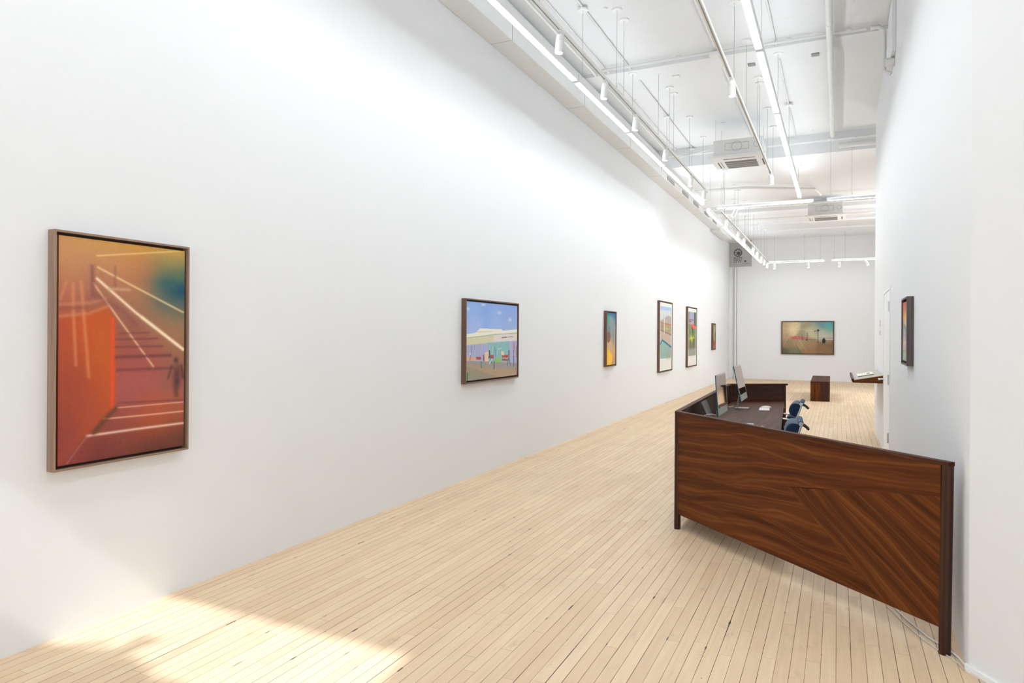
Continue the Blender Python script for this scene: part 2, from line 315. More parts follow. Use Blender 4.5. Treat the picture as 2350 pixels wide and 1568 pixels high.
PAINT = {
'p1': [
  ('bg',0.07,[(0.031,0.025,200,150,90),(0.243,-0.006,205,150,80),(0.567,0.0,205,150,65),(0.93,0.033,215,160,65),(0.066,0.119,200,140,95),(0.184,0.15,195,130,90),(0.369,0.085,200,150,90),(0.637,0.126,200,125,75),(0.596,0.169,195,112,75),(0.855,0.089,190,150,80),(0.826,0.183,50,95,95),(0.948,0.204,15,75,98),(0.886,0.206,30,85,98),(0.963,0.152,80,115,90),(0.979,0.246,50,90,90),(0.738,0.187,110,110,85),(0.033,0.246,180,100,75),(0.246,0.238,150,85,72),(0.345,0.18,180,120,90),(0.502,0.245,175,125,90),(0.71,0.312,165,120,85),(0.934,0.359,170,125,85),(0.949,0.299,150,120,90),(0.41,0.319,150,88,75),(0.572,0.429,150,90,75),(0.785,0.453,165,110,80),(0.951,0.513,150,105,75),(0.465,0.492,162,82,65),(0.713,0.536,165,80,70),(0.573,0.574,170,82,75),(0.643,0.674,178,90,88),(0.507,0.709,170,88,85),(0.861,0.682,150,88,80),(0.939,0.796,172,98,82),(0.575,0.768,150,78,70),(0.716,0.813,200,92,65),(0.893,0.857,178,82,38),(0.522,0.845,160,78,62),(0.688,0.848,188,82,32),(0.443,0.887,150,72,62),(0.605,0.932,112,52,42),(0.894,0.93,125,62,50),(0.379,0.961,108,48,42),(0.941,0.976,72,42,42),(0.718,0.991,82,42,40),(0.193,0.982,112,48,45),(0.076,0.993,130,52,48)]),
  ('p',[(0.001,0.357),(0.222,0.323),(0.359,0.297),(0.395,0.351),(0.4,0.767),(0.265,0.851),(0.192,0.891),(0.076,0.963),(-0.003,1.007)],(196,84,36),1,0.012),
  ('e',(0.018,0.87),0.28,0.28,(145,60,56),0.95,1),
  ('e',(0.072,0.652),0.22,0.2,(160,68,48),0.7,1),
  ('e',(0.013,0.43),0.12,0.12,(178,74,50),0.7,1),
  ('e',(0.227,0.795),0.13,0.12,(172,74,46),0.6,1),
  ('e',(0.31,0.476),0.1,0.16,(196,92,26),0.7,1),
  ('l',[(0.389,0.359),(0.391,0.766)],0.014,(236,78,32),0.85,1),
  ('e',(0.987,0.203),0.13,0.045,(12,70,96),0.95,1),
  ('e',(0.856,0.174),0.12,0.035,(45,95,98),0.75,1),
  ('e',(0.978,0.134),0.1,0.03,(85,110,80),0.6,1),
  ('e',(0.636,-0.013),0.4,0.035,(215,160,60),0.55,1),
  ('l',[(0.096,0.207),(0.103,0.356),(0.121,0.565)],0.012,(232,150,95),0.5,1),
  ('l',[(0.155,0.197),(0.181,0.392),(0.213,0.62)],0.013,(235,150,90),0.5,1),
  ('l',[(0.05,0.201),(0.011,0.276)],0.01,(225,150,105),0.4,1),
  ('l',[(0.006,0.351),(0.21,0.335),(0.346,0.301)],0.012,(215,140,100),0.5,1),
  ('l',[(0.006,0.3),(0.222,0.287),(0.333,0.266)],0.012,(205,135,105),0.5,1),
  ('l',[(0.006,0.317),(0.186,0.309)],0.014,(150,75,60),0.5,1),
  ('l',[(0.275,0.124),(0.515,0.189),(0.988,0.315)],0.008,(238,200,150),0.8,1),
  ('l',[(0.269,0.176),(0.57,0.324),(0.99,0.505)],0.011,(248,220,185),0.95,1),
  ('l',[(0.626,0.347),(0.99,0.505)],0.012,(250,228,195),0.6,1),
  ('l',[(0.245,0.2),(0.437,0.358),(0.721,0.586)],0.008,(232,185,145),0.8,1),
  ('l',[(0.268,0.072),(0.567,0.042),(0.992,-0.001)],0.006,(240,200,130),0.7,1),
  ('l',[(0.438,0.425),(0.683,0.42)],0.008,(112,52,58),0.4,1),
  ('l',[(0.412,0.453),(0.755,0.449)],0.008,(112,52,58),0.5,1),
  ('l',[(0.412,0.488),(0.8,0.487)],0.009,(112,52,58),0.5,1),
  ('l',[(0.419,0.535),(0.875,0.534)],0.012,(112,52,58),0.75,1),
  ('l',[(0.426,0.596),(0.898,0.598)],0.011,(112,52,58),0.6,1),
  ('l',[(0.441,0.751),(0.985,0.764)],0.008,(112,52,58),0.5,1),
  ('l',[(0.428,0.772),(0.715,0.774),(0.993,0.776)],0.005,(228,165,135),0.85,1),
  ('l',[(0.326,0.817),(0.645,0.821),(0.993,0.823)],0.006,(235,178,145),0.85,1),
  ('l',[(0.204,0.885),(0.577,0.883),(0.994,0.884)],0.009,(238,200,180),0.9,1),
  ('l',[(0.204,0.885),(0.064,0.992)],0.006,(170,110,95),0.6,1),
  ('l',[(0.415,0.775),(0.352,0.811),(0.253,0.873)],0.02,(92,58,32),0.7,1),
  ('l',[(0.232,0.124),(0.241,0.254)],0.016,(135,80,75),0.65,1),
  ('l',[(0.405,0.115),(0.406,0.205)],0.01,(150,90,75),0.55,1),
  ('l',[(0.358,0.219),(0.515,0.217)],0.012,(205,165,130),0.7,1),
  ('l',[(0.27,0.253),(0.463,0.318),(0.571,0.38)],0.02,(140,80,72),0.5,1),
  ('e',(0.924,0.558),0.022,0.016,(70,45,40),0.9,1),
  ('e',(0.934,0.625),0.045,0.055,(95,52,48),0.85,1),
  ('e',(0.934,0.672),0.032,0.035,(72,45,52),0.8,1),
  ('l',[(0.919,0.693),(0.93,0.736)],0.02,(95,60,45),0.7,1),
  ('l',[(0.883,0.589),(0.853,0.648)],0.01,(90,52,45),0.6,1),
  ('l',[(0.975,0.591),(0.991,0.652)],0.012,(85,48,45),0.7,1),
],
'p2': [
  ('bg',0.15,[(0.044,0.041,120,165,225),(0.715,0.04,125,155,220),(0.101,0.2,150,175,225),(0.584,0.223,150,175,225),(0.102,0.362,165,180,225),(0.855,0.304,160,180,215),(0.333,0.047,125,160,220),(0.854,0.123,125,155,218)]),
  ('e',(0.297,0.027),0.05,0.018,(205,215,232),0.8,1),
  ('e',(0.616,0.117),0.05,0.022,(205,215,232),0.8,1),
  ('e',(0.84,0.205),0.04,0.03,(205,215,232),0.8,1),
  ('e',(0.022,0.095),0.03,0.025,(205,215,232),0.8,1),
  ('p',[(0.153,0.394),(0.239,0.337),(0.664,0.344),(0.684,0.363),(1.002,0.338),(1.003,0.403),(-0.003,0.476),(-0.003,0.416)],(228,224,205),1.0,0),
  ('l',[(0.158,0.384),(0.458,0.375)],0.006,(190,175,150),0.8,1),
  ('l',[(0.008,0.461),(0.335,0.434),(0.521,0.416),(1.003,0.391)],0.009,(140,158,140),0.9,1),
  ('p',[(-0.003,0.472),(0.521,0.424),(0.509,0.519),(-0.002,0.549)],(205,200,163),1.0,0),
  ('p',[(0.508,0.424),(1.003,0.401),(1.004,0.503),(0.496,0.521)],(216,206,200),1.0,0),
  ('l',[(0.667,0.459),(0.766,0.453)],0.013,(70,65,78),0.9,0),
  ('l',[(0.78,0.452),(0.915,0.445)],0.008,(130,120,125),0.9,0),
  ('p',[(-0.002,0.549),(1.004,0.503),(1.006,0.834),(-0.001,0.752)],(165,168,200),1.0,0),
  ('p',[(0.39,0.529),(0.828,0.508),(0.837,0.793),(0.404,0.778)],(130,178,178),1,0.006),
  ('p',[(-0.001,0.748),(1.006,0.827),(1.007,1.014),(0.0,1.004)],(168,143,118),1.0,0),
  ('p',[(-0.001,0.748),(0.588,0.791),(1.006,0.836),(1.007,0.914),(0.589,0.874),(0.219,0.824),(-0.001,0.78)],(150,143,138),1.0,0),
  ('p',[(-0.001,0.812),(0.243,0.891),(0.563,0.986),(0.0,1.004)],(148,138,118),1.0,0),
  ('p',[(0.536,0.741),(0.667,0.737),(0.647,0.798),(0.524,0.788)],(140,185,105),1.0,0),
  ('p',[(-0.002,0.692),(0.16,0.706),(0.161,0.755),(-0.001,0.744)],(215,160,140),1.0,0),
  ('p',[(0.172,0.702),(0.26,0.709),(0.261,0.744),(0.172,0.739)],(178,58,52),1.0,0),
  ('p',[(0.673,0.696),(0.805,0.704),(0.805,0.74),(0.673,0.733)],(178,58,48),1.0,0),
  ('p',[(0.673,0.752),(0.805,0.76),(0.805,0.785),(0.673,0.777)],(170,60,50),1.0,0),
  ('p',[(0.441,0.69),(0.505,0.694),(0.505,0.74),(0.441,0.735)],(175,65,70),1.0,0),
  ('p',[(0.33,0.653),(0.395,0.642),(0.396,0.774),(0.337,0.769)],(228,192,160),1.0,0),
  ('p',[(0.653,0.648),(0.706,0.645),(0.72,0.708),(0.653,0.697)],(228,195,165),1.0,0),
  ('p',[(0.295,0.681),(0.319,0.682),(0.319,0.766),(0.295,0.765)],(150,75,65),1.0,0),
  ('l',[(0.03,0.556),(0.044,0.693)],0.006,(130,130,165),0.6,1),
  ('l',[(0.103,0.557),(0.117,0.696)],0.006,(130,130,165),0.6,1),
  ('l',[(0.137,0.558),(0.151,0.697)],0.006,(130,130,165),0.6,1),
  ('l',[(0.171,0.558),(0.186,0.698)],0.006,(130,130,165),0.6,1),
  ('l',[(0.211,0.559),(0.226,0.7)],0.006,(130,130,165),0.6,1),
  ('l',[(0.252,0.559),(0.267,0.701)],0.006,(130,130,165),0.6,1),
  ('l',[(0.3,0.56),(0.315,0.703)],0.006,(130,130,165),0.6,1),
  ('l',[(0.484,0.58),(0.466,0.691)],0.006,(225,225,225),0.8,1),
  ('l',[(0.587,0.616),(0.666,0.6)],0.006,(225,225,225),0.8,1),
  ('l',[(0.587,0.616),(0.574,0.703)],0.006,(225,225,225),0.8,1),
  ('l',[(0.422,0.561),(0.41,0.646)],0.006,(225,225,225),0.8,1),
  ('l',[(0.08,0.565),(0.086,0.646)],0.012,(80,90,130),0.7,1),
  ('l',[(0.522,0.589),(0.542,0.711)],0.016,(85,95,150),0.6,1),
  ('l',[(0.92,0.541),(0.935,0.623)],0.03,(200,90,95),0.7,1),
  ('l',[(0.985,0.588),(0.989,0.736)],0.012,(95,50,70),0.8,1),
  ('l',[(0.061,0.654),(0.064,0.718)],0.012,(235,235,225),0.9,1),
  ('l',[(0.068,0.686),(0.061,0.742)],0.012,(60,80,75),0.9,1),
  ('l',[(0.418,0.634),(0.425,0.698),(0.41,0.723)],0.026,(45,42,60),0.95,0),
  ('l',[(0.429,0.69),(0.46,0.794)],0.013,(70,70,90),0.9,1),
  ('l',[(0.466,0.751),(0.417,0.804)],0.013,(230,230,230),0.8,1),
  ('l',[(0.821,0.644),(0.822,0.748)],0.026,(50,45,42),0.95,0),
  ('l',[(0.819,0.747),(0.782,0.849)],0.0145,(45,45,50),0.95,0),
  ('l',[(0.824,0.748),(0.853,0.853)],0.0145,(45,45,50),0.95,0),
  ('l',[(0.925,0.646),(0.925,0.678)],0.0174,(60,35,45),0.95,0),
  ('l',[(0.923,0.678),(0.929,0.733)],0.029,(190,110,110),0.95,0),
  ('l',[(0.923,0.733),(0.93,0.864)],0.0203,(38,68,108),0.95,0),
  ('l',[(0.26,0.772),(0.264,0.847)],0.0232,(40,120,85),0.95,0),
  ('l',[(0.511,0.779),(0.511,0.878)],0.026,(35,110,80),0.95,0),
  ('l',[(0.018,0.909),(0.019,0.996)],0.0319,(25,120,60),1,0),
],
'p3': [
  ('bg',0.09,[(0.085,0.021,30,135,125),(0.757,0.018,0,85,150),(0.965,0.003,0,80,150),(0.487,0.076,115,160,172),(0.091,0.135,55,155,130),(0.629,0.18,125,150,150),(0.232,0.312,105,132,135),(0.783,0.416,140,138,138),(0.79,0.525,155,138,125),(0.451,0.633,198,163,122),(0.805,0.746,195,155,110),(0.818,0.946,188,143,103),(0.115,0.631,200,165,120)]),
  ('p',[(0.0,0.0),(1.0,0.0),(0.991,0.073),(0.002,0.054)],(6,92,140),0.8,0.02),
  ('p',[(-0.004,0.049),(0.251,0.049),(0.192,0.176),(-0.011,0.178)],(45,150,130),0.7,0.03),
  ('p',[(0.22,0.091),(0.992,0.089),(0.999,0.482),(0.375,0.482)],(128,140,140),0.75,0.05),
  ('e',(0.186,0.466),0.22,0.11,(125,72,42),0.95,0.5),
  ('e',(0.245,0.312),0.14,0.06,(85,112,130),0.8,1),
  ('p',[(-0.028,0.662),(0.151,0.695),(0.39,0.752),(0.613,0.809),(0.619,0.909),(0.527,1.001),(-0.013,1.005)],(238,182,22),1,0.01),
  ('l',[(0.29,0.783),(0.548,0.874)],0.02,(250,205,60),0.6,1),
],
'p4': [
  ('bg',0.5,[(0.496,0.472,222,220,212)]),
  ('p',[(0.046,0.058),(0.918,0.055),(0.921,0.124),(0.047,0.121)],(158,182,216),1.0,0),
  ('p',[(0.047,0.109),(0.92,0.111),(0.928,0.301),(0.051,0.289)],(200,207,208),1,0.01),
  ('p',[(0.051,0.265),(0.051,0.293),(0.93,0.326),(0.924,0.2),(0.726,0.179),(0.487,0.208),(0.301,0.245)],(172,165,155),1,0.01),
  ('p',[(0.051,0.289),(0.929,0.318),(0.936,0.471),(0.054,0.406)],(160,145,112),1,0.006),
  ('p',[(0.054,0.41),(0.936,0.481),(0.943,0.642),(0.217,0.543),(0.05,0.596)],(188,166,150),1.0,0),
  ('l',[(0.299,0.172),(0.303,0.301)],0.01,(120,118,110),0.7,1),
  ('l',[(0.37,0.211),(0.372,0.3)],0.01,(120,118,110),0.7,1),
  ('l',[(0.534,0.183),(0.538,0.298)],0.01,(120,118,110),0.7,1),
  ('l',[(0.692,0.192),(0.696,0.296)],0.01,(120,118,110),0.7,1),
  ('l',[(0.775,0.194),(0.78,0.295)],0.01,(120,118,110),0.7,1),
  ('l',[(0.85,0.201),(0.853,0.294)],0.01,(120,118,110),0.7,1),
  ('l',[(0.21,0.27),(0.21,0.303)],0.01,(120,118,110),0.7,1),
  ('l',[(0.118,0.232),(0.119,0.304)],0.01,(120,118,110),0.7,1),
  ('l',[(0.051,0.293),(0.929,0.32)],0.012,(190,85,72),0.9,1),
  ('l',[(0.054,0.403),(0.936,0.478)],0.012,(105,75,60),0.9,1),
  ('l',[(0.371,0.251),(0.372,0.436)],0.035,(232,215,205),0.95,0),
  ('e',(0.734,0.379),0.06,0.03,(150,150,95),0.8,1),
  ('e',(0.166,0.352),0.05,0.03,(105,115,95),0.8,1),
  ('l',[(0.493,0.381),(0.734,0.387)],0.012,(210,180,130),0.8,1),
  ('l',[(0.123,0.433),(0.043,0.523)],0.004,(165,140,125),0.7,1),
  ('l',[(0.26,0.432),(0.18,0.523)],0.004,(165,140,125),0.7,1),
  ('l',[(0.4,0.432),(0.318,0.523)],0.004,(165,140,125),0.7,1),
  ('l',[(0.542,0.431),(0.46,0.522)],0.004,(165,140,125),0.7,1),
  ('l',[(0.711,0.43),(0.627,0.522)],0.004,(165,140,125),0.7,1),
  ('p',[(0.05,0.596),(0.217,0.547),(0.944,0.663),(0.936,0.821),(0.055,0.82)],(136,168,158),1.0,0),
  ('p',[(0.553,0.724),(0.945,0.676),(0.936,0.821),(0.508,0.82)],(150,155,146),0.8,0.03),
  ('l',[(0.05,0.606),(0.208,0.551),(0.944,0.661)],0.03,(8,92,120),1,0),
  ('l',[(0.218,0.559),(0.945,0.675)],0.006,(30,140,170),0.8,0),
  ('l',[(0.684,0.615),(0.695,0.64)],0.01,(150,180,180),1,0),
],
'p5': [
  ('bg',0.5,[(0.435,0.369,220,216,206)]),
  ('p',[(0.055,0.066),(0.945,0.06),(0.937,0.823),(0.089,0.824)],(120,128,100),1.0,0),
  ('p',[(0.088,0.07),(0.768,0.065),(0.774,0.236),(0.095,0.229)],(160,158,190),1.0,0),
  ('p',[(0.094,0.21),(0.773,0.206),(0.776,0.286),(0.097,0.277)],(172,160,168),1,0.01),
  ('p',[(0.698,0.067),(0.945,0.062),(0.954,0.323),(0.707,0.307)],(72,88,62),1,0.008),
  ('p',[(0.055,0.071),(0.141,0.068),(0.154,0.372),(0.069,0.373)],(100,108,92),1.0,0),
  ('l',[(0.094,0.2),(0.738,0.199)],0.01,(120,70,80),0.9,1),
  ('l',[(0.095,0.229),(0.429,0.228)],0.014,(110,75,65),0.9,1),
  ('l',[(0.161,0.232),(0.178,0.314)],0.014,(110,90,80),0.7,1),
  ('p',[(0.364,0.292),(0.567,0.269),(0.954,0.313),(0.956,0.373),(0.571,0.358),(0.366,0.341)],(215,92,82),1,0.01),
  ('p',[(0.069,0.373),(0.956,0.363),(0.925,0.483),(0.074,0.488)],(112,132,80),1,0.02),
  ('l',[(0.467,0.33),(0.586,0.407),(0.589,0.466),(0.495,0.51)],0.05,(28,32,28),1,0),
  ('l',[(0.104,0.426),(0.922,0.418)],0.01,(90,100,80),0.6,1),
  ('p',[(0.076,0.526),(0.925,0.503),(0.933,0.722),(0.084,0.717)],(112,112,80),1,0.02),
  ('l',[(0.373,0.496),(0.477,0.564)],0.05,(205,225,30),0.95,1),
  ('l',[(0.174,0.531),(0.75,0.514)],0.025,(185,205,50),0.9,1),
  ('l',[(0.242,0.564),(0.644,0.465)],0.02,(190,205,60),0.7,1),
  ('l',[(0.308,0.564),(0.302,0.718)],0.05,(80,78,55),0.7,1),
  ('l',[(0.682,0.563),(0.653,0.711)],0.06,(78,80,55),0.7,1),
  ('l',[(0.209,0.564),(0.233,0.66)],0.02,(150,140,100),0.7,1),
  ('p',[(0.084,0.708),(0.933,0.702),(0.937,0.823),(0.089,0.824)],(148,150,138),1,0.02),
  ('l',[(0.183,0.718),(0.239,0.814)],0.012,(110,112,98),0.6,1),
  ('l',[(0.348,0.719),(0.406,0.816)],0.012,(110,112,98),0.6,1),
  ('l',[(0.483,0.719),(0.541,0.817)],0.012,(110,112,98),0.6,1),
  ('l',[(0.64,0.72),(0.699,0.819)],0.012,(110,112,98),0.6,1),
  ('l',[(0.793,0.721),(0.852,0.82)],0.012,(110,112,98),0.6,1),
],
'p6': [
  ('bg',0.08,[(0.472,0.039,112,118,80),(0.244,0.217,140,130,90),(0.674,0.259,175,160,125),(0.443,0.436,150,132,95),(0.853,0.481,70,68,45),(0.545,0.569,185,170,125),(0.265,0.656,100,105,60),(0.745,0.747,120,75,50),(0.154,0.809,160,70,45),(0.75,0.836,170,60,42),(0.393,0.877,150,80,55),(0.636,0.969,125,122,132)]),
  ('l',[(0.619,0.126),(0.741,0.658)],0.1,(195,175,130),0.5,1),
],
'pb': [
  ('bg',0.09,[(0.052,0.049,165,145,110),(0.216,0.119,188,168,132),(0.194,0.242,198,178,142),(0.49,0.084,140,135,110),(0.764,0.049,90,130,138),(0.962,0.084,75,138,150),(0.929,0.225,100,148,130),(0.655,0.225,150,150,125),(0.545,0.312,182,172,140),(0.819,0.4,165,165,148),(0.962,0.435,165,152,142),(0.052,0.435,162,136,106),(0.435,0.4,140,130,106),(0.326,0.646,150,130,98),(0.106,0.716,135,115,85),(0.052,0.944,82,84,65),(0.216,0.944,108,104,80),(0.545,0.716,140,115,85),(0.764,0.821,122,93,65),(0.962,0.751,115,90,65),(0.545,0.926,135,100,70),(0.962,0.944,120,90,60),(0.041,0.26,172,148,112)]),
  ('p',[(0.172,0.479),(0.26,0.444),(0.348,0.453),(0.49,0.488),(0.496,0.549),(0.183,0.544)],(175,88,92),0.9,0.006),
  ('l',[(0.211,0.233),(0.008,0.786)],0.008,(215,192,155),0.45,1),
  ('l',[(0.211,0.233),(0.479,0.944)],0.008,(215,192,155),0.45,1),
  ('l',[(0.211,0.233),(0.457,0.014)],0.008,(215,192,155),0.45,1),
  ('l',[(0.211,0.233),(0.106,0.014)],0.008,(215,192,155),0.45,1),
  ('l',[(0.211,0.233),(0.008,0.189)],0.008,(215,192,155),0.45,1),
  ('l',[(0.211,0.233),(0.008,0.347)],0.008,(215,192,155),0.45,1),
  ('l',[(0.211,0.233),(0.216,0.005)],0.008,(215,192,155),0.45,1),
  ('l',[(0.211,0.233),(0.633,0.26)],0.008,(215,192,155),0.45,1),
  ('l',[(0.211,0.233),(0.391,0.005)],0.008,(215,192,155),0.45,1),
  ('e',(0.211,0.225),0.06,0.1,(210,190,155),0.6,1),
  ('l',[(0.705,0.233),(0.707,0.435),(0.707,0.654)],0.012,(38,58,72),0.95,1),
  ('l',[(0.644,0.291),(0.737,0.268)],0.01,(30,45,60),0.9,1),
  ('e',(0.709,0.263),0.022,0.035,(35,60,85),0.9,0.5),
  ('e',(0.644,0.291),0.01,0.015,(20,25,30),0.9,0.5),
  ('l',[(0.499,0.347),(0.501,0.558),(0.51,0.593)],0.009,(45,42,42),0.9,1),
  ('l',[(0.474,0.379),(0.523,0.368)],0.006,(70,70,65),0.7,1),
  ('e',(0.485,0.567),0.018,0.015,(25,20,22),0.9,0.5),
  ('l',[(0.395,0.409),(0.402,0.567)],0.009,(55,50,45),0.85,1),
  ('e',(0.411,0.558),0.012,0.012,(45,35,35),0.8,0.5),
  ('l',[(0.501,0.54),(0.709,0.558),(1.0,0.572)],0.007,(62,66,72),0.85,1),
  ('l',[(0.72,0.496),(1.0,0.505)],0.005,(70,60,70),0.8,1),
  ('l',[(0.852,0.593),(1.0,0.596)],0.006,(70,60,50),0.8,1),
  ('l',[(0.863,0.681),(0.995,0.689)],0.005,(200,185,165),0.6,1),
  ('l',[(0.879,0.584),(0.879,0.681)],0.005,(70,60,50),0.7,1),
  ('l',[(0.978,0.589),(0.984,0.689)],0.008,(90,55,35),0.9,1),
  ('l',[(0.808,0.532),(1.0,0.544)],0.012,(200,195,195),0.6,1),
  ('e',(0.821,0.596),0.036,0.075,(30,28,24),0.95,0.5),
  ('e',(0.821,0.518),0.014,0.02,(35,30,28),0.95,0.5),
  ('p',[(0.72,0.654),(1.0,0.689),(1.0,0.786),(0.819,0.733)],(110,85,60),0.6,0.02),
  ('l',[(0.284,0.681),(0.284,0.772)],0.01,(198,50,28),0.95,0),
  ('l',[(0.268,0.675),(0.302,0.675)],0.009,(200,55,30),0.95,0),
  ('l',[(0.271,0.761),(0.299,0.761)],0.007,(185,48,28),0.95,0),
  ('l',[(0.293,0.786),(0.331,0.891),(0.38,0.996)],0.009,(58,82,58),0.95,1),
  ('l',[(0.348,0.944),(0.391,0.996)],0.022,(50,110,75),0.85,1),
],
'pr': [
  ('bg',0.1,[(0.2,0.05,200,80,65),(0.6,0.08,170,70,60),(0.85,0.1,55,80,75),(0.2,0.22,225,130,70),(0.6,0.25,232,180,85),(0.85,0.25,70,90,80),(0.3,0.36,222,190,160),(0.7,0.36,218,212,205),(0.2,0.48,95,125,130),(0.7,0.5,70,100,100),(0.3,0.6,200,190,180),(0.7,0.62,190,150,150),(0.3,0.74,222,165,165),(0.7,0.78,205,150,150),(0.3,0.88,150,190,150),(0.7,0.92,135,170,140)]),
  ('l',[(0.2,0.4),(0.8,0.48)],0.05,(60,110,120),0.6,1),
  ('l',[(0.1,0.7),(0.8,0.68)],0.03,(230,200,190),0.6,1),
  ('l',[(0.1,0.85),(0.9,0.82)],0.03,(120,150,100),0.6,1),
],
}
# ------------------------------------------------------------------ the room
XL, XR, YB, ZC, ZR = -3.67, 0.573, 26.5, 5.45, 5.1
YF = -2.2
struct('floor', MB().bx(XL-.3, 3.6, YF-.3, YB+.3, -.12, 0), M['floor'])
struct('wall_left', MB().bx(XL-.2, XL, YF-.3, YB+.3, 0, 5.9), M['wall'])
struct('wall_back', MB().bx(XL-.3, 3.6, YB, YB+.2, 0, 5.9), M['wall'])
struct('wall_right', MB().bx(XR, XR+.18, 3.9, 13.3, 0, 5.9), M['wall'])
struct('wall_alcove', MB().bx(3.2, 3.4, 13.1, YB+.2, 0, 5.9).bx(XR+.18, 3.4, 13.1, 13.3, 0, 5.9), M['wall'])
struct('wall_entry', MB().prism([(.573, 3.9), (2.45, 1.05), (2.65, 1.2), (.753, 3.9)], 0, 5.9).bx(2.45, 2.65, YF-.3, 1.2, 0, 5.9), M['wall'])
# street wall behind the camera: a solid wall under a high transom window
wf = MB()
x0, x1, z0, z1 = XL, -1.37, 4.29, 5.07
wf.bx(XL-.2, 2.65, YF-.12, YF, 0, z0).bx(XL-.2, 2.65, YF-.12, YF, z1, 5.9).bx(x1, 2.65, YF-.12, YF, z0, z1).bx(XL-.2, XL, YF-.12, YF, z0, z1)
struct('wall_front', wf, M['wall'])
wn = MB().bx(-2.525, -2.495, YF-.09, YF-.03, z0, z1).bx(x0, x0+.03, YF-.1, YF-.02, z0, z1).bx(x1-.03, x1, YF-.1, YF-.02, z0, z1)
struct('window_1', wn, M['white2'])
tr = thing('sun_blocker', (-2.8, YF-.45, 0), 'unseen leafy planter on the sill outside the high street window', 'blocker')  # unseen object added to shape the lower edge of the sun patch
pl = MB()
for i in range(60):
    a = random.uniform(0, math.pi); q = random.uniform(0, 1)
    cx, cz = -2.78+math.cos(a)*.24*q+random.uniform(-.03, .03), 4.42+math.sin(a)*.30*q
    pl.box((cx, YF-.22+random.uniform(-.05, .05), cz), (.09, .01, .05), Matrix.Rotation(random.uniform(0, 3), 3, 'Y'))
pl.build('foliage', plain('leaf_green', srgb(60, 90, 50), 0.6), tr)
MB().bx(-3.1, -2.46, YF-.30, YF-.13, 4.26, 4.44).build('trough', M['white2'], tr)
MB().bx(-3.05, -3.0, YF-.30, YF-.13, 0, 4.27).bx(-2.56, -2.51, YF-.30, YF-.13, 0, 4.27).build('leg', M['white2'], tr)

struct('ceiling', MB().bx(XL-.3, 3.6, YF-.3, 14.36, ZC, ZC+.2), M['ceiling'])
struct('ceiling', MB().bx(XL-.3, 3.6, 14.36, YB+.3, ZR, ZC+.2), M['ceiling'])
# shallow plaster rib running across the ceiling
struct('trim_1', MB().bx(XL, XR, 9.62, 10.02, ZC-.045, ZC), M['ceiling'])
struct('trim_2', MB().bx(XL, XR+.1, 14.22, 14.36, ZC-.14, ZC), M['ceiling'])
struct('trim_3', MB().bx(XL+.3, 3.2, 19.9, 20.2, ZR-.09, ZR).bx(XL+.3, 3.2, 22.6, 22.8, ZR-.06, ZR).bx(XL+.3, 3.2, 24.2, 24.35, ZR-.05, ZR), M['ceiling'])

# supply duct along the left wall
t = thing('air_duct', (-3.53, 12, 4.97), 'long white rectangular air duct boxed along the top of the left wall', 'duct')
MB().bx(XL+.002, -3.39, YF+.02, 22.3, 4.97, 5.375).bx(XL+.002, -3.36, 24.6, YB-.06, 5.02, ZR-.004).build('casing', M['white2'], t, bevel=.004)
MB().bx(XL+.002, -3.34, 22.3, 24.6, 4.885, ZR-.004).build('collar', M['white2'], t, bevel=.03)
for y in (2.2, 4.6, 7.06, 9.55, 12.0, 14.4, 16.9, 19.4):
    MB().bx(-3.3905, -3.3885, y-.0025, y+.0025, 4.972, 5.36).bx(XL+.01, -3.39, y-.0015, y+.0015, 4.969, 4.9715).build('seam', M['seam'], t)
for y in (15.3, 16.9, 18.3, 19.9, 21.3):
    g = MB().bx(-3.392, -3.383, y-.35, y+.35, 5.0, 5.085).build('vent_grille', M['grille'], t)
    m = MB()
    for k_ in range(4): m.bx(-3.385, -3.380, y-.34, y+.34, 5.012+k_*.02, 5.018+k_*.02)
    m.build('slat', M['white2'], g)

# conduits, pipes and boxes under the ceiling
def pipe(name, pts, r, label, cat='pipe', group=None, mat='white2', couplings=()):
    t = thing(name, pts[0], label, cat, group)
    MB().tube(pts, r, 10).build('tube', M[mat], t, smooth=True)
    for c in couplings:
        d = Vector(c[1]); p = Vector(c[0]); MB().cyl(p-d*.03, p+d*.03, r+.0035, 12).build('coupling', M[mat], t, smooth=True)
    return t
yv = (0, 1, 0); xv = (1, 0, 0)
pipe('conduit', [(-2.72, -2, 5.432), (-2.72, 14.2, 5.432)], .014, 'thin white conduit on the ceiling above the left light row', 'conduit', couplings=[((-2.72, y, 5.432), yv) for y in (4, 7.2, 9.3, 12)])
pipe('conduit', [(-1.5, 1, 5.43), (-1.5, 14.2, 5.43)], .016, 'thin white conduit on the ceiling between the two light rows', 'conduit', couplings=[((-1.5, y, 5.43), yv) for y in (4.5, 8.2, 11.5)])
pipe('conduit', [(-.757, -2, 5.432), (-.757, 14.2, 5.432)], .014, 'thin white conduit on the ceiling above the right light row', 'conduit', couplings=[((-.757, y, 5.432), yv) for y in (4, 7.2, 11.0, 13.2)])
pipe('conduit', [(-3.25, 0, 5.425), (-3.25, 14.2, 5.425)], .02, 'white conduit along the top edge of the wall duct', 'conduit')
pipe('conduit', [(-3.05, 0, 5.43), (-3.05, 14.2, 5.43)], .013, 'second thin conduit beside the wall duct, further from the wall', 'conduit')
pipe('sprinkler_pipe', [(-.11, 0, 5.33), (-.11, 14.05, 5.33)], .042, 'thick white sprinkler pipe running lengthwise near the right wall', couplings=[((-.11, 13.6, 5.33), yv), ((-.11, 9.0, 5.33), yv)])
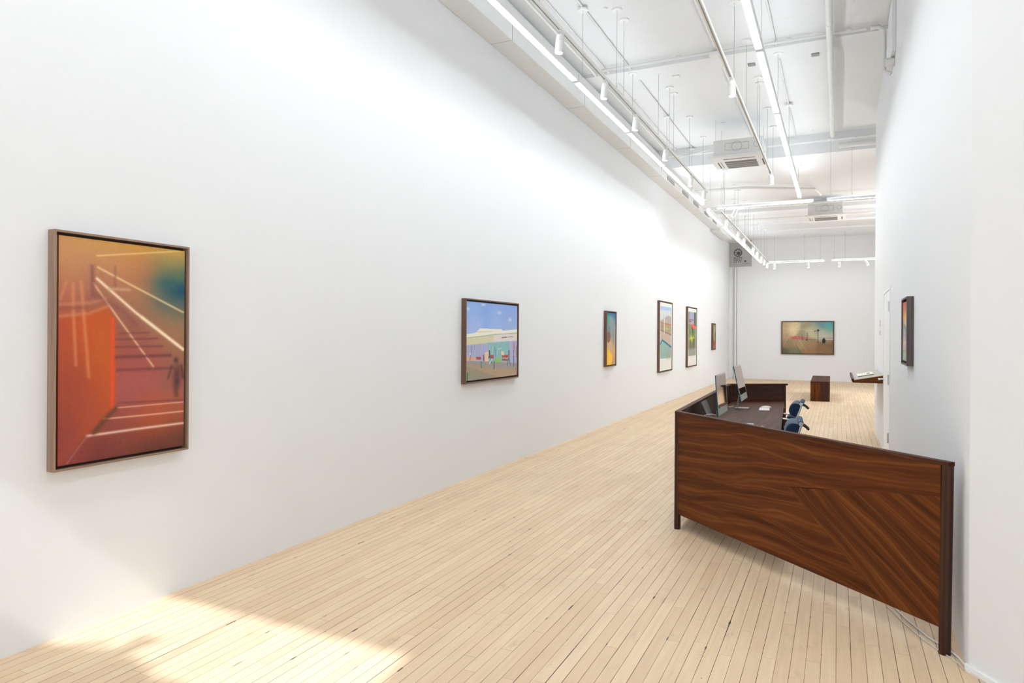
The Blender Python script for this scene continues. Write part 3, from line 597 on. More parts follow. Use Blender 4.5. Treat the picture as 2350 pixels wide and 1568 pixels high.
pipe('conduit', [(.34, 9.5, 5.40), (.43, 9.5, 5.40), (.49, 9.5, 5.34), (.49, 9.5, 5.1), (.49, 9.5, 4.85), (.565, 9.5, 4.80)], .026, 'white pipe elbow turning down into the right wall near the ceiling', 'pipe')
pipe('conduit', [(-3.1, 9.42, 5.398), (-1.6, 9.42, 5.398), (-.2, 9.47, 5.398), (.30, 9.49, 5.398)], .018, 'white conduit crossing the ceiling from wall duct to right wall', 'conduit', couplings=[((-2.0, 9.42, 5.41), xv), ((-.6, 9.455, 5.41), xv), ((.1, 9.48, 5.41), xv)])
pipe('conduit', [(-3.1, 14.1, 5.22), (-2.2, 13.9, 5.30), (-2.15, 13.2, 5.1)], .018, 'bent white conduit feeding the nearer ceiling air unit', 'conduit')
pipe('conduit', [(.0, 14.1, 5.15), (3.1, 14.1, 5.15)], .05, 'white pipe along the lower ceiling edge at right', 'pipe')
pipe('conduit', [(-3.2, 16.2, 4.95), (-1.9, 16.4, 4.98), (-.5, 17.2, 4.98), (-.4, 18.0, 4.99)], .03, 'sagging white hose feeding the farther ceiling air unit', 'hose')
pipe('conduit', [(-3.2, 18.25, 4.88), (3.1, 18.35, 4.88)], .035, 'white pipe crossing behind the first crosswise light', 'pipe')
pipe('conduit', [(-3.2, 21.0, 4.98), (3.1, 21.1, 4.98)], .03, 'white pipe crossing the ceiling beyond the farther air unit', 'pipe')
def jbox(x, y, z, s, label, mat='white2', name='junction_box', h=.05):
    t = thing(name, (x, y, z), label, 'box')
    MB().bx(x-s/2, x+s/2, y-s/2, y+s/2, z-h, z).build('housing', M[mat], t, bevel=.004)
    MB().bx(x-s*.42, x+s*.42, y-s*.42, y+s*.42, z-h-.004, z-h).build('cover', M[mat], t)
jbox(-1.5, 9.42, 5.378, .15, 'white junction box where two ceiling conduits cross', h=.045)
jbox(-1.126, 10.2, ZC, .10, 'small grey cover plate on the ceiling right of the second track', 'plate', 'cover_plate', .012)
jbox(-.30, 10.2, ZC, .10, 'small grey cover plate on the ceiling beside the sprinkler pipe', 'plate', 'cover_plate', .012)
jbox(-2.189, 10.2, ZC, .10, 'small white cover plate on the ceiling between track and conduit', 'white', 'cover_plate', .02)
t = thing('pipe_sleeve', (.54, 9.0, 4.8), 'white boxed sleeve high on the right wall under the ceiling', 'box')
MB().bx(.53, XR-.001, 8.8, 9.42, 4.82, 5.43).build('casing', M['wall'], t, bevel=.003)
MB().cyl((.48, 9.0, 4.77), (.57, 9.0, 4.77), .05, 16).build('flange', M['white2'], t, smooth=True)

# ------------------------------------------------------------------ lights
def rose(m, x, y, z, r=.062): m.cyl((x, y, z-.018), (x, y, z), r, 20, r*.98); m.cyl((x, y, z-.055), (x, y, z-.018), .007, 8)
def led(axis, a0, a1, fixed, zb, label, group, hang, zc, w=.055, mat='led'):
    mid = (fixed, (a0+a1)/2, zb+.09) if axis == 'y' else ((a0+a1)/2, fixed, zb+.09)
    t = thing('linear_light', mid, label, 'ceiling light', group)
    h, d = w/2+.008, MB()
    if axis == 'y':
        MB().bx(fixed-h, fixed+h, a0, a1, zb+.004, zb+.09).build('housing', M['white'], t)
        d.bx(fixed-w/2, fixed+w/2, a0+.035, a1-.035, zb, zb+.0045)
    else:
        MB().bx(a0, a1, fixed-h, fixed+h, zb+.004, zb+.05).build('housing', M['white'], t)
        d.bx(a0+.03, a1-.03, fixed-w/2, fixed+w/2, zb, zb+.0045)
    d.build('diffuser', M[mat], t)['label'] = 'glowing white diffuser'
    up = MB()
    if axis == 'y': up.bx(fixed-w/2, fixed+w/2, a0+.035, a1-.035, zb+.0902, zb+.092)
    else: up.bx(a0+.03, a1-.03, fixed-w/2, fixed+w/2, zb+.0502, zb+.052)
    up.build('ceiling_fill_strip', M['ceiling_fill'], t)['label'] = 'added glowing strip that brightens the ceiling'  # strip added on top of each housing to brighten the ceiling
    for hh in hang:
        x, y = (fixed, hh) if axis == 'y' else (hh, fixed)
        MB().cyl((x, y, zb+.09), (x, y, zc-.05), .0022, 6).build('cable', M['cable'], t)
        MB().cyl((x, y, zb+.085), (x, y, zb+.125), .006, 8).build('cable_grip', M['cable'], t)
        m = MB(); rose(m, x, y, zc); m.build('canopy', M['white'], t, smooth=True)
    return t
for i, (a, b) in enumerate(((3.1, 5.15), (1.0, 3.06), (-1.1, .96))):
    led('y', a, b, -2.722, 4.485, 'linear light of the left row before the picture begins, '+('nearest to the room', 'middle one', 'nearest to the street')[i], 'left row of linear lights', [a+.2], 5.416, mat='led' if i == 0 else 'led_dim')
for i, (a, b) in enumerate(((3.0, 5.2), (.85, 2.95), (-1.2, .8))):
    led('y', a, b, -.75, 4.54, 'linear light of the right row before the picture begins, '+('nearest to the room', 'middle one', 'nearest to the street')[i], 'right row of linear lights', [a+.2], 5.416, mat='led' if i == 0 else 'led_dim')
LS = [(3.1, 5.15), (5.2, 7.34), (7.38, 9.5), (9.54, 11.7), (11.74, 13.96), (14.0, 15.5)]
for i, (a, b) in enumerate(LS[1:]):
    led('y', a, b, -2.722, 4.485, f'glowing linear light, {ORD[i]} from the camera in the row over the left wall', 'left row of linear lights', [a+.2] if i < 5 else [a+.1], 5.416)
RS = [(3.0, 5.2), (5.25, 7.44), (7.49, 9.66), (9.71, 11.98), (12.02, 14.24), (14.28, 15.8)]
for i, (a, b) in enumerate(RS[1:]):
    led('y', a, b, -.75, 4.54, f'glowing linear light, {ORD[i]} from the camera in the right lengthwise row', 'right row of linear lights', [a+.15] if a+.15 < 14.2 else [15.2], 5.416 if a+.15 < 14.2 else ZR)
BS = [(14.5, 16.4), (16.55, 18.55), (18.68, 20.8), (20.95, 23.15), (23.3, 25.35)]
for i, (a, b) in enumerate(BS):
    led('y', a, b, -2.437, 4.14, f'small glowing linear light beyond the crosswise bar, {ORD[i]} of five going back', 'far left row of linear lights', [a+.2, b-.2], ZR, mat='led_dim')
led('x', -2.23, -.43, 14.2, 4.15, 'glowing linear light hung crosswise, left one of the nearer pair', 'nearer crosswise lights', [-2.1], ZC-.14, w=.03)
led('x', -.21, 1.9, 14.2, 4.15, 'glowing linear light hung crosswise, right one of the nearer pair', 'nearer crosswise lights', [-.14, .22], ZC-.14, w=.03)
MB_ = thing('light_connector', (-.32, 14.2, 4.2), 'unlit grey joint between the two nearer crosswise lights', 'connector')
MB().bx(-.43, -.21, 14.17, 14.23, 4.16, 4.21).build('cover', M['slot'], MB_)
led('x', -2.22, -.40, 25.3, 4.115, 'glowing linear light hung crosswise near the back wall, left one of the far pair', 'far crosswise lights', [-2.0, -1.05, -.55], ZR, w=.02)
led('x', -.22, 2.2, 25.3, 4.115, 'glowing linear light hung crosswise near the back wall, right one of the far pair', 'far crosswise lights', [-.12, .2], ZR, w=.02)

def track(y0, y1, x, z, label, cans, zc):
    t = thing('light_track', (x, (y0+y1)/2, z+.03), label, 'track')
    MB().bx(x-.018, x+.018, y0, y1, z, z+.035).build('rail', M['white'], t)
    MB().bx(x-.005, x+.005, y0+.01, y1-.01, z-.001, z+.004).build('slot', M['slot'], t)
    for y in cans:
        MB().cyl((x, y, z+.035), (x, y, zc-.05), .0022, 6).build('cable', M['cable'], t)
        m = MB(); rose(m, x, y, zc); m.build('canopy', M['white'], t, smooth=True)
track(1.5, 14.1, -2.38, 4.465, 'slim white spotlight track beside the left light row', [3.2, 5.5, 7.82, 8.11, 9.9, 10.62, 10.92, 12.2, 13.55], ZC)
track(1.5, 13.5, -1.097, 4.48, 'slim white spotlight track between the two light rows', [3.2, 5.5, 8.2, 9.35, 10.75, 11.0, 12.28, 13.4], ZC)
track(14.55, 25.1, -2.19, 4.14, 'slim white spotlight track in the far half of the room', [15.0, 16.6, 17.2, 18.6, 19.4, 20.6, 21.7, 22.6, 23.8, 24.6], ZR)
def spot_proto():
    t = thing('track_spotlight', (0, 0, 0), 'x', 'spotlight')
    MB().bx(-.014, .014, -.05, .05, -.012, 0).cyl((0, 0, -.012), (0, 0, -.04), .008, 10).build('adapter', M['white'], t, local=True)
    MB().cyl((0, 0, -.035), (0, 0, -.08), .036, 24, .039).build('cap', M['white'], t, local=True, smooth=True)
    MB().cyl((0, 0, -.082), (0, 0, -.198), .040, 24, .0405).build('head', M['white'], t, local=True, smooth=True)
    MB().cyl((0, 0, -.1985), (0, 0, -.201), .034, 24).build('lens', M['lens'], t, local=True, smooth=True)['label'] = 'glowing lens'
    return t
proto = spot_proto(); used = [False]
def spot(x, y, z, label, group, tilt=(0, 0)):
    o = deepcopy(proto) if used[0] else proto
    used[0] = True; o.location = (x, y, z-.004); o.rotation_euler = (tilt[1], tilt[0], 0); tag(o, label, 'spotlight', group)
for i, y in enumerate((6.02, 7.40, 8.71, 10.41, 12.40, 13.75)):
    spot(-2.38, y, 4.465, f'white cylinder spotlight, {ORD[i]} from the camera on the left track', 'spotlights on the left track', (.10, 0))
for i, y in enumerate((15.45, 17.35, 18.5, 20.6, 21.7, 23.0, 24.0, 25.05)):
    spot(-2.19, y, 4.14, f'tiny white spotlight on the far track, {ORD[i]} of eight going back', 'spotlights on the far track', (.14, 0))
spot(-1.097, 7.95, 4.48, 'white cylinder spotlight on the middle track, the nearer and larger one', 'spotlights on the middle track', (-.08, 0))
spot(-1.097, 12.88, 4.48, 'white cylinder spotlight on the middle track, the farther one near its end', 'spotlights on the middle track', (-.10, .2))
spot(-1.82, 14.2, 4.15, 'white spotlight angled left under the nearer crosswise light', None, (.45, 0))
for i, (x, tl) in enumerate(((-2.0, 0), (-.937, -.1), (.026, 0), (.79, -.5))):
    spot(x, 25.3, 4.115, f'tiny white spotlight under the far crosswise lights, {ORD[i]} from the left', 'spotlights under the far crosswise lights', (tl, 0))

# ------------------------------------------------------------------ ceiling cassette air units
def cassette(x0, x1, y0, y1, zb, zt, label, detail=True):
    t = thing('air_conditioner', ((x0+x1)/2, (y0+y1)/2, zt), label, 'air conditioner')
    MB().bx(x0, x1, y0, y1, zb, zb+.035).build('panel', M['white'], t, bevel=.012)
    MB().bx(x0+.07, x1-.05, y0+.07, y1-.05, zb+.036, zt).build('body', M['white2'], t, bevel=.01)
    w, d = x1-x0, y1-y0; gx0, gx1, gy0, gy1 = x0+w*.235, x1-w*.19, y0+d*.40, y1-d*.03
    g = MB().bx(gx0, gx1, gy0, gy1, zb-.004, zb+.002).build('intake_grille', M['grille'], t)
    m = MB()
    for k_ in range(3): y = gy0+(gy1-gy0)*(k_+1)/4; m.bx(gx0, gx1, y-.004, y+.004, zb-.008, zb-.003)
    m.build('grille_bar', M['white2'], g)
    for (a, b, c, d_) in ((x0+w*.24, x1-w*.19, y0+d*.20, y0+d*.235), (x1-w*.09, x1-w*.065, y0+d*.42, y1-d*.1), (x0+w*.10, x0+w*.12, y0+d*.42, y1-d*.08), (x0+w*.16, x0+w*.17, y0+d*.42, y1-d*.08)):
        MB().bx(a, b, c, d_, zb-.002, zb+.002).build('air_slot', M['greyprint'], t)
    yf = y0+.07; cx, cz = (x0+x1)/2, (zb+zt)/2+.03
    m = MB(); pts = [(cx+math.cos(a*math.pi/16)*.085, yf-.002, cz+math.sin(a*math.pi/16)*.085) for a in range(33)]
    m.tube(pts, .002, 5, False)
    for (a, b) in (((cx-.2, cz-.06), (cx+.2, cz-.06)), ((cx-.2, cz+.06), (cx+.2, cz+.06)), ((cx-.2, cz-.06), (cx-.2, cz+.06)), ((cx+.2, cz-.06), (cx+.2, cz+.06))):
        m.cyl((a[0], yf-.002, a[1]), (b[0], yf-.002, b[1]), .002, 5)
    m.tube([(x1-.14+math.cos(a*math.pi/12)*.05, yf-.002, cz+math.sin(a*math.pi/12)*.05) for a in range(25)], .002, 5, False)
    m.build('pressed_outline', M['seam'], t)
    for sx in (x0+.1, x1-.1):
        for sy in (y0+.12, y1-.12): MB().cyl((sx, sy, zt), (sx, sy, ZC if y1 < 14 else ZR), .006, 6).build('hanger_rod', M['white2'], t)
cassette(-2.10, -1.157, 12.49, 13.42, 4.75, 5.07, 'white ceiling cassette air conditioner, the nearer and larger one')
cassette(-.77, .148, 18.68, 19.55, 4.6, 4.92, 'white ceiling cassette air conditioner, the farther one beyond the crosswise light')

# ------------------------------------------------------------------ back wall fittings
t = thing('exhaust_panel', (-3.27, YB-.03, 4.15), 'grey metal panel with a round wheel emblem high in the back left corner', 'panel')
MB().bx(-3.665, -2.885, YB-.05, YB-.002, 4.15, ZR-.005).build('sheet', M['greypanel'], t)
cx, cz, yy = -3.36, 4.66, YB-.056
m = MB(); m.tube([(cx+math.cos(a*math.pi/16)*.135, yy, cz+math.sin(a*math.pi/16)*.135) for a in range(33)], .014, 8, False)
for k_ in range(7):
    a = k_*2*math.pi/7+.3; m.cyl((cx+.02, yy, cz-.02), (cx+math.cos(a)*.13, yy, cz+math.sin(a)*.13), .009, 6)
m.cyl((cx+.025, yy-.004, cz-.025), (cx+.025, yy+.006, cz-.025), .055, 16)
m.build('wheel_emblem', M['greyprint'], t)
m = MB()
for r_, row in enumerate(((-.13, -.09, -.03, .04, .09, .13), (-.12, -.06, 0, .05, .12), (-.13, -.07, -.02, .06, .11), (-.12, -.05, .03, .1))):
    for q, xx in enumerate(row):
        m.bx(cx+xx-.022, cx+xx+.018, YB-.0535, YB-.0495, cz-.19-r_*.05-.012, cz-.19-r_*.05+.014)
m.build('lettering', M['greyprint'], t)
m = MB(); m.cyl((-3.10, YB-.056, 4.34), (-3.10, YB-.05, 4.34), .035, 12)
for xx in (-.10, -.05, 0, .05, .1): m.bx(-3.09+xx-.018, -3.09+xx+.014, YB-.0535, YB-.0495, 4.25, 4.262)
m.build('badge', M['greyprint'], t)
t = thing('riser_pipe', (-3.45, YB-.06, 0), 'white vertical pipe with wall brackets in the back left corner', 'pipe')
MB().cyl((-3.45, YB-.045, 0), (-3.45, YB-.045, 4.1), .038, 16).build('tube', M['white2'], t, smooth=True)
MB().cyl((-3.38, YB-.015, 0), (-3.38, YB-.015, 4.1), .012, 10).build('side_tube', M['white2'], t, smooth=True)
for z in (3.8, 1.8): MB().bx(-3.668, -3.42, YB-.03, YB-.005, z-.03, z+.03).build('bracket', M['white2'], t)

# ------------------------------------------------------------------ right wall: door, switches, lectern shelf
dm = MB().bx(XR-.008, XR+.004, 9.43, 10.58, .012, 2.16)
dr = struct('door_1', dm, M['door'])
struct('trim_4', MB().bx(XR-.012, XR+.002, 9.39, 9.425, 0, 2.21).bx(XR-.012, XR+.002, 10.585, 10.62, 0, 2.21).bx(XR-.012, XR+.002, 9.425, 10.585, 2.17, 2.21), M['door'])
for z in (.30, 1.01, 1.90):
    MB().cyl((XR-.02, 9.45, z), (XR-.02, 9.45, z+.12), .009, 10).bx(XR-.012, XR-.007, 9.43, 9.50, z, z+.12).build('hinge', M['chrome'], dr, smooth=True)
MB().cyl((XR-.075, 10.50, 1.02), (XR-.008, 10.50, 1.02), .011, 12).cyl((XR-.016, 10.5, 1.02), (XR-.008, 10.5, 1.02), .028, 16).cyl((XR-.07, 10.50, 1.02), (XR-.07, 10.36, 1.02), .010, 12).build('door_handle', M['chrome'], dr, smooth=True)
for z, s, lb in ((1.79, .10, 'upper of two small white wall plates left of the door'), (1.65, .075, 'lower of two small white wall plates left of the door')):
    t = thing('wall_switch', (XR-.01, 11.6, z-s/2), lb, 'switch', None)
    MB().bx(XR-.012, XR-.001, 11.6-s/2, 11.6+s/2, z-s/2, z+s/2).build('plate', M['white2'], t, bevel=.003)
    MB().bx(XR-.016, XR-.012, 11.6-s/5, 11.6+s/5, z-s/4, z+s/4).build('rocker', M['white'], t)
t = thing('reading_shelf', (XR-.2, 11.6, .945), 'sloped walnut reading shelf fixed to the right wall beyond the door', 'shelf')
ya, yb = 10.72, 12.5
def wedge(m, y0, y1, g):
    pr = [(XR-.001, .945), (.196, .945), (.18, .972), (XR-.001, 1.052)]
    m.loft([(p[0], y0, p[1]) for p in pr], [(p[0], y1, p[1]) for p in pr], True, g)
m = MB(); wedge(m, ya, yb, (1, 0, 0)); m.build('wedge', M['walnut'], t)
m = MB(); m.loft([(.205, y_, z_) for y_, z_ in ((ya, .945), (yb, .945), (yb, 1.0), (ya, 1.0))], [(.178, y_, z_) for y_, z_ in ((ya, .96), (yb, .96), (yb, 1.0), (ya, 1.0))], True, (0, 1, 0)); m.build('lip', M['walnut_dark'], t)
sl = (1.052-.972)/(XR-.18)
def onsl(x, y, dz=0): return (x, y, .974+(x-.18)*sl+dz)
MB().loft([onsl(.207, ya+.01), onsl(XR-.005, ya+.01), onsl(XR-.005, yb-.01), onsl(.207, yb-.01)], [onsl(.207, ya+.01, .004), onsl(XR-.005, ya+.01, .004), onsl(XR-.005, yb-.01, .004), onsl(.207, yb-.01, .004)]).build('liner', M['liner'], t)
t = thing('open_booklet', onsl(.37, 11.5, .006), 'open white booklet with black print on the reading shelf', 'booklet')
a = [onsl(.265, 11.25, .005), onsl(.475, 11.25, .005), onsl(.475, 11.95, .005), onsl(.265, 11.95, .005)]
MB().loft(a, [(p[0], p[1], p[2]+.012) for p in a]).build('pages', M['paper'], t)
a = [onsl(.265, 11.235, .005), onsl(.475, 11.235, .005), onsl(.475, 11.25, .005), onsl(.265, 11.25, .005)]
MB().loft(a, [(p[0], p[1], p[2]+.006) for p in a]).build('cover', M['print'], t)
a = [onsl(.39, 11.52, .0175), onsl(.43, 11.52, .0175), onsl(.44, 11.70, .0175), onsl(.40, 11.70, .0175)]
MB().loft(a, [(p[0], p[1], p[2]+.0015) for p in a]).build('printed_block', M['print'], t)

# gallery bench
t = thing('gallery_bench', (-.39, 19.4, 0), 'long dark walnut block bench in front of the back wall', 'bench')
A_, B_, C_, D_ = (-.600, 18.22), (-.172, 18.25), (-.188, 20.85), (-.625, 20.85)
MB().prism([A_, B_, C_, D_], .455, .485, (0, 1, 0)).build('top', M['walnut_top'], t, bevel=.002)
def ins(p, c=(-.39, 19.5), s=.996): return (c[0]+(p[0]-c[0])*s, c[1]+(p[1]-c[1])*s)
I = [ins(p) for p in (A_, B_, C_, D_)]
def slab(p, q, th, z0, z1, grain=(0, 0, 1), off=None, side=1):
    p, q = Vector((*p, 0)), Vector((*q, 0)); d = (q-p).normalized(); n = Vector((-d.y, d.x, 0))*th*side
    pts = [p, q, q+n, p+n]
    if side < 0: pts = pts[::-1]
    return MB().prism([(v.x, v.y) for v in pts], z0, z1, grain, off)
slab(I[0], ((I[0][0]+I[1][0])/2, (I[0][1]+I[1][1])/2), .03, 0, .454, off=(3, 7)).build('front_panel', M['walnut'], t)
slab(((I[0][0]+I[1][0])/2, (I[0][1]+I[1][1])/2), I[1], .03, 0, .454, off=(1, 2.6)).build('front_panel', M['walnut_dark'], t)
slab(I[1], I[2], .03, 0, .454, (0, 1, 0)).build('side_panel', M['walnut'], t)
slab(I[3], I[0], .03, 0, .454, (0, 1, 0)).build('side_panel', M['walnut'], t)
slab(I[2], I[3], .03, 0, .454).build('end_panel', M['walnut'], t)
# ------------------------------------------------------------------ paintings: pigment laid stroke by stroke on a fine canvas mesh
def ss(x): x = np.clip(x, 0, 1); return x*x*(3-2*x)
def paint_field(ops, nu, nv, asp, seed=1):
    rng = np.random.RandomState(seed)
    U, V = np.meshgrid(np.linspace(0, 1, nu), np.linspace(0, 1, nv))
    X, Y = U*asp, V
    img = np.zeros((nv, nu, 3)) + 128.0
    def over(mask, col, jitter=0): img[:] = img*(1-mask[..., None]) + np.array(col, float)*mask[..., None]
    def blur(m, r):
        for _ in range(2):
            for ax in (0, 1):
                p = np.pad(m, [(r, r) if a == ax else (0, 0) for a in (0, 1)], mode='edge'); c = np.cumsum(p, axis=ax)
                c = np.concatenate([np.zeros_like(np.take(c, [0], axis=ax)), c], axis=ax)
                n = m.shape[ax]; m = (np.take(c, range(2*r+1, n+2*r+1), axis=ax) - np.take(c, range(0, n), axis=ax))/(2*r+1)
        return m
    for op in ops:
        if op[0] == 'bg':
            w = 0; acc = 0
            for (u, v, r, g, b) in op[2]:
                k_ = np.exp(-(((X-u*asp)**2+(Y-v)**2)/(2*op[1]**2))) + 1e-6/(((X-u*asp)**2+(Y-v)**2)+.02)
                w = w+k_; acc = acc+k_[..., None]*np.array([r, g, b], float)
            img[:] = acc/w[..., None]
        elif op[0] == 'l':
            _, pts, wd, col, al, soft = op
            d = np.full(X.shape, 9.0)
            for (a, b) in zip(pts[:-1], pts[1:]):
                ax, ay, bx, by = a[0]*asp, a[1], b[0]*asp, b[1]
                L = (bx-ax)**2+(by-ay)**2+1e-9
                t_ = np.clip(((X-ax)*(bx-ax)+(Y-ay)*(by-ay))/L, 0, 1)
                d = np.minimum(d, np.hypot(X-ax-t_*(bx-ax), Y-ay-t_*(by-ay)))
            m = np.exp(-(d/(wd*.7))**2) if soft else ss((wd*.5-d)/(wd*.25)+.5)
            over(m*al, col)
        elif op[0] == 'p':
            _, pts, col, al, bl = op
            ins_ = np.zeros(X.shape, bool)
            for i in range(len(pts)):
                (x1, y1), (x2, y2) = pts[i], pts[(i+1) % len(pts)]
                if y1 == y2: continue
                ins_ ^= ((y1 > V) != (y2 > V)) & (U < (x2-x1)*(V-y1)/(y2-y1)+x1)
            m = ins_.astype(float)
            if bl: m = blur(m, max(1, int(bl*nv)))
            over(m*al, col)
        else:
            _, c_, ru, rv, col, al, soft = op
            d = np.sqrt(((U-c_[0])/ru)**2+((V-c_[1])/rv)**2)
            over((np.exp(-d**2*1.4) if soft == 1 else ss((1.15-d)/.3))*al, col)
    n = rng.normal(0, 1, (nv, nu)); n = blur(n, 1)
    img += n[..., None]*4
    c = np.clip(img, 0, 255)/255
    c = np.where(c <= .04045, c/12.92, ((c+.055)/1.055)**2.4)
    return np.clip(c*1.08, 0, 1)
def painting(key, O, Rv, Nv, w, h, label, nu, nv, frame='frame', gain=1.0, depth=.0575, ft=.012, gap=.012, seed=1, edge=(60, 45, 38), paper=False, tops=True):
    """O: top-left corner against the wall seen from the room; Rv: to the right; Nv: out of the wall"""
    O, Rv, Nv = Vector(O), Vector(Rv), Vector(Nv); Z = Vector((0, 0, 1))
    base = O+Rv*w/2-Z*h
    t = thing('framed_painting', base, label, 'painting')
    def P(a, b, d): return O+Rv*a-Z*b+Nv*d
    m = MB(); e = .001
    for (a0, b0, a1, b1, g) in ((0, 0, w, 0, Rv), (w, 0, w, h, Z), (w, h, 0, h, Rv), (0, h, 0, 0, Z)):
        def inn(a, b): return (min(max(a, ft), w-ft), min(max(b, ft), h-ft))
        i0, i1 = inn(a0, b0), inn(a1, b1)
        out0, out1 = (a0, b0), (a1, b1)
        of = (random.uniform(0, 9), random.uniform(0, 9))
        m.face([P(*out0, depth), P(*i0, depth), P(*i1, depth), P(*out1, depth)], g, of)
        m.face([P(*out0, e), P(*out0, depth), P(*out1, depth), P(*out1, e)], g, of)
        m.face([P(*i0, depth), P(*i0, e), P(*i1, e), P(*i1, depth)], g, of)
        m.face([P(*out0, e), P(*out1, e), P(*i1, e), P(*i0, e)], g, of)
    m.build('frame', M[frame], t)
    b = MB(); c = (P(ft, ft, .012), P(w-ft, ft, .012), P(w-ft, h-ft, .012), P(ft, h-ft, .012)); d = [q-Nv*.010 for q in c]
    b.loft(list(c), list(d)); b.build('backing', M['frame_in'], t)
    q = ft+gap; cf = depth-.010
    col = paint_field(PAINT[key], nu, nv, (w-2*q)/(h-2*q), seed)*gain
    vs, cs = [], []
    for j in range(nv):
        for i in range(nu):
            vs.append(P(q+(w-2*q)*i/(nu-1), q+(h-2*q)*j/(nv-1), cf)-base); cs.append((*col[j, i], 1))
    fs = [(j*nu+i, (j+1)*nu+i, (j+1)*nu+i+1, j*nu+i+1) for j in range(nv-1) for i in range(nu-1)]
    k0 = len(vs)
    for (a, b_) in ((q, q), (w-q, q), (w-q, h-q), (q, h-q)): vs.append(P(a, b_, .0125)-base); cs.append((*[lin(x) for x in edge], 1))
    top = [i for i in range(nu)]; bot = [(nv-1)*nu+i for i in range(nu)]; lf = [j*nu for j in range(nv)]; rt = [j*nu+nu-1 for j in range(nv)]
    fs += [tuple(top+[k0+1, k0]), tuple(bot[::-1]+[k0+3, k0+2]), tuple(lf[::-1]+[k0, k0+3]), tuple(rt+[k0+2, k0+1]), (k0, k0+1, k0+2, k0+3)]
    me = bpy.data.meshes.new('canvas'); me.from_pydata(vs, [], fs)
    at = me.color_attributes.new('paint', 'FLOAT_COLOR', 'POINT'); at.data.foreach_set('color', [x for c_ in cs for x in c_])
    me.materials.append(M['paint']); o = bpy.data.objects.new('canvas' if not paper else 'artwork_sheet', me); C.objects.link(o); o.parent = t
    return t
LR, LN = (0, 1, 0), (1, 0, 0)
painting('p1', (XL, 2.140, 2.123), LR, LN, .804, 1.247, 'large framed painting of an orange wall and stairs, nearest on the left wall', 230, 350, 'frame_pale', gain=.9, ft=.011, gap=.016, seed=1)
painting('p2', (XL, 6.419, 1.983), LR, LN, 1.349, .928, 'framed painting of blue sky over a storefront with walkers, second on the left wall', 300, 210, ft=.014, gap=.018, seed=2)
painting('p3', (XL, 11.385, 2.013), LR, LN, .570, .977, 'narrow framed painting with teal top and yellow shape, third on the left wall', 90, 150, ft=.014, gap=.016, seed=3)
painting('p4', (XL, 15.277, 2.375), LR, LN, 1.306, 1.633, 'tall framed work on white paper showing a pool corner, wooden deck and trees', 130, 190, ft=.016, gap=.018, seed=4, edge=(215, 212, 204), paper=True)
painting('p5', (XL, 18.459, 2.362), LR, LN, 1.299, 1.633, 'tall framed work on white paper with a yellow flower, right of the pool picture', 120, 180, ft=.016, gap=.018, seed=5, edge=(215, 212, 204), paper=True)
painting('p6', (XL, 22.534, 1.980), LR, LN, .536, .858, 'small dark green and red framed painting, last and farthest on the left wall', 50, 80, ft=.018, gap=.016, seed=6)
painting('pb', (-1.846, YB, 2.119), (1, 0, 0), (0, -1, 0), 1.730, 1.190, 'wide framed painting of a hazy promenade with lamp posts on the back wall', 260, 180, gain=1.12, ft=.022, gap=.012, seed=7)
painting('pr', (XR, 7.15, 1.937), (0, -1, 0), (-1, 0, 0), .54, .588, 'small abstract painting in a deep grey-brown frame on the right wall', 60, 90, 'frame_grey', depth=.052, ft=.014, gap=.022, seed=8)

# ------------------------------------------------------------------ reception desk
DA, DB, DC, DD = Vector((-1.215, 5.69)), Vector((.507, 4.02)), Vector((-.612, 9.66)), Vector((-1.292, 9.25))
t = desk = thing('reception_desk', (-.6, 6.8, 0), 'large dark walnut reception desk with angled panels and round corner posts', 'desk')
HT = .948
u = (DB-DA).normalized(); nin = Vector((-u.y, u.x)); LN_ = (DB-DA).length
def pp(s, z, d=0.0): q = DA+u*s+nin*d; return (q.x, q.y, z)
# parquet pieces of the front panel, each with its own grain
SB = LN_-.048
def brk(s): return .405+.165*s                                       # line under the horizontal planks
pieces = [
    ([(.022, .41), (SB, .79), (SB, .873), (.022, .66)], (1, .10), (0.3, 0.2)),
    ([(.022, .66), (SB, .873), (SB, HT), (.022, HT)], (1, .05), (5.2, 3.3)),
    ([(.022, .125), (2.02, .128), (1.60, .405), (.022, .25)], (1, .02), (2.2, 8.3)),
    ([(.022, .25), (1.60, .405), (1.285, .615), (.022, .41)], (1, .10), (9.7, 1.3)),
    ([(2.02, .128), (SB, .130), (SB, .19), (1.46, .64), (1.285, .615)], (.73, -.485), (12.1, 4.4)),
    ([(SB, .19), (SB, .275), (1.618, .669), (1.46, .64)], (.73, -.45), (4.6, 14.8)),
    ([(SB, .275), (SB, .50), (1.93, .722), (1.618, .669)], (.73, -.40), (21.6, 6.1)),
    ([(SB, .50), (SB, .79), (1.93, .722)], (.73, -.36), (17.0, 11.2)),
]
m = MB()
for poly, g, off in pieces:
    G3 = Vector((u.x*g[0], u.y*g[0], g[1]))
    m.face([pp(s, z, 0) for s, z in poly], G3, off)
m.face([pp(.022, .125, .03), pp(.022, HT, .03), pp(SB, HT, .03), pp(SB, .128, .03)], (u.x, u.y, 0))
ring = [(.022, .125), (SB, .128), (SB, HT), (.022, HT)]
for i in range(4):
    a, b = ring[i], ring[(i+1) % 4]; m.face([pp(*a, 0), pp(*a, .03), pp(*b, .03), pp(*b, 0)], (u.x, u.y, 0))
m.build('front_panel', M['walnut'], t)
def panel(P0, P1, z0, z1, th, mat, name='side_panel', off=(0, 0)):
    d = (P1-P0).normalized(); n = Vector((-d.y, d.x))*th
    q = [P0, P1, P1+n, P0+n]
    if th < 0: q = q[::-1]
    return MB().prism([tuple(x) for x in q], z0, z1, (d.x, d.y, 0), off).build(name, M[mat], t)
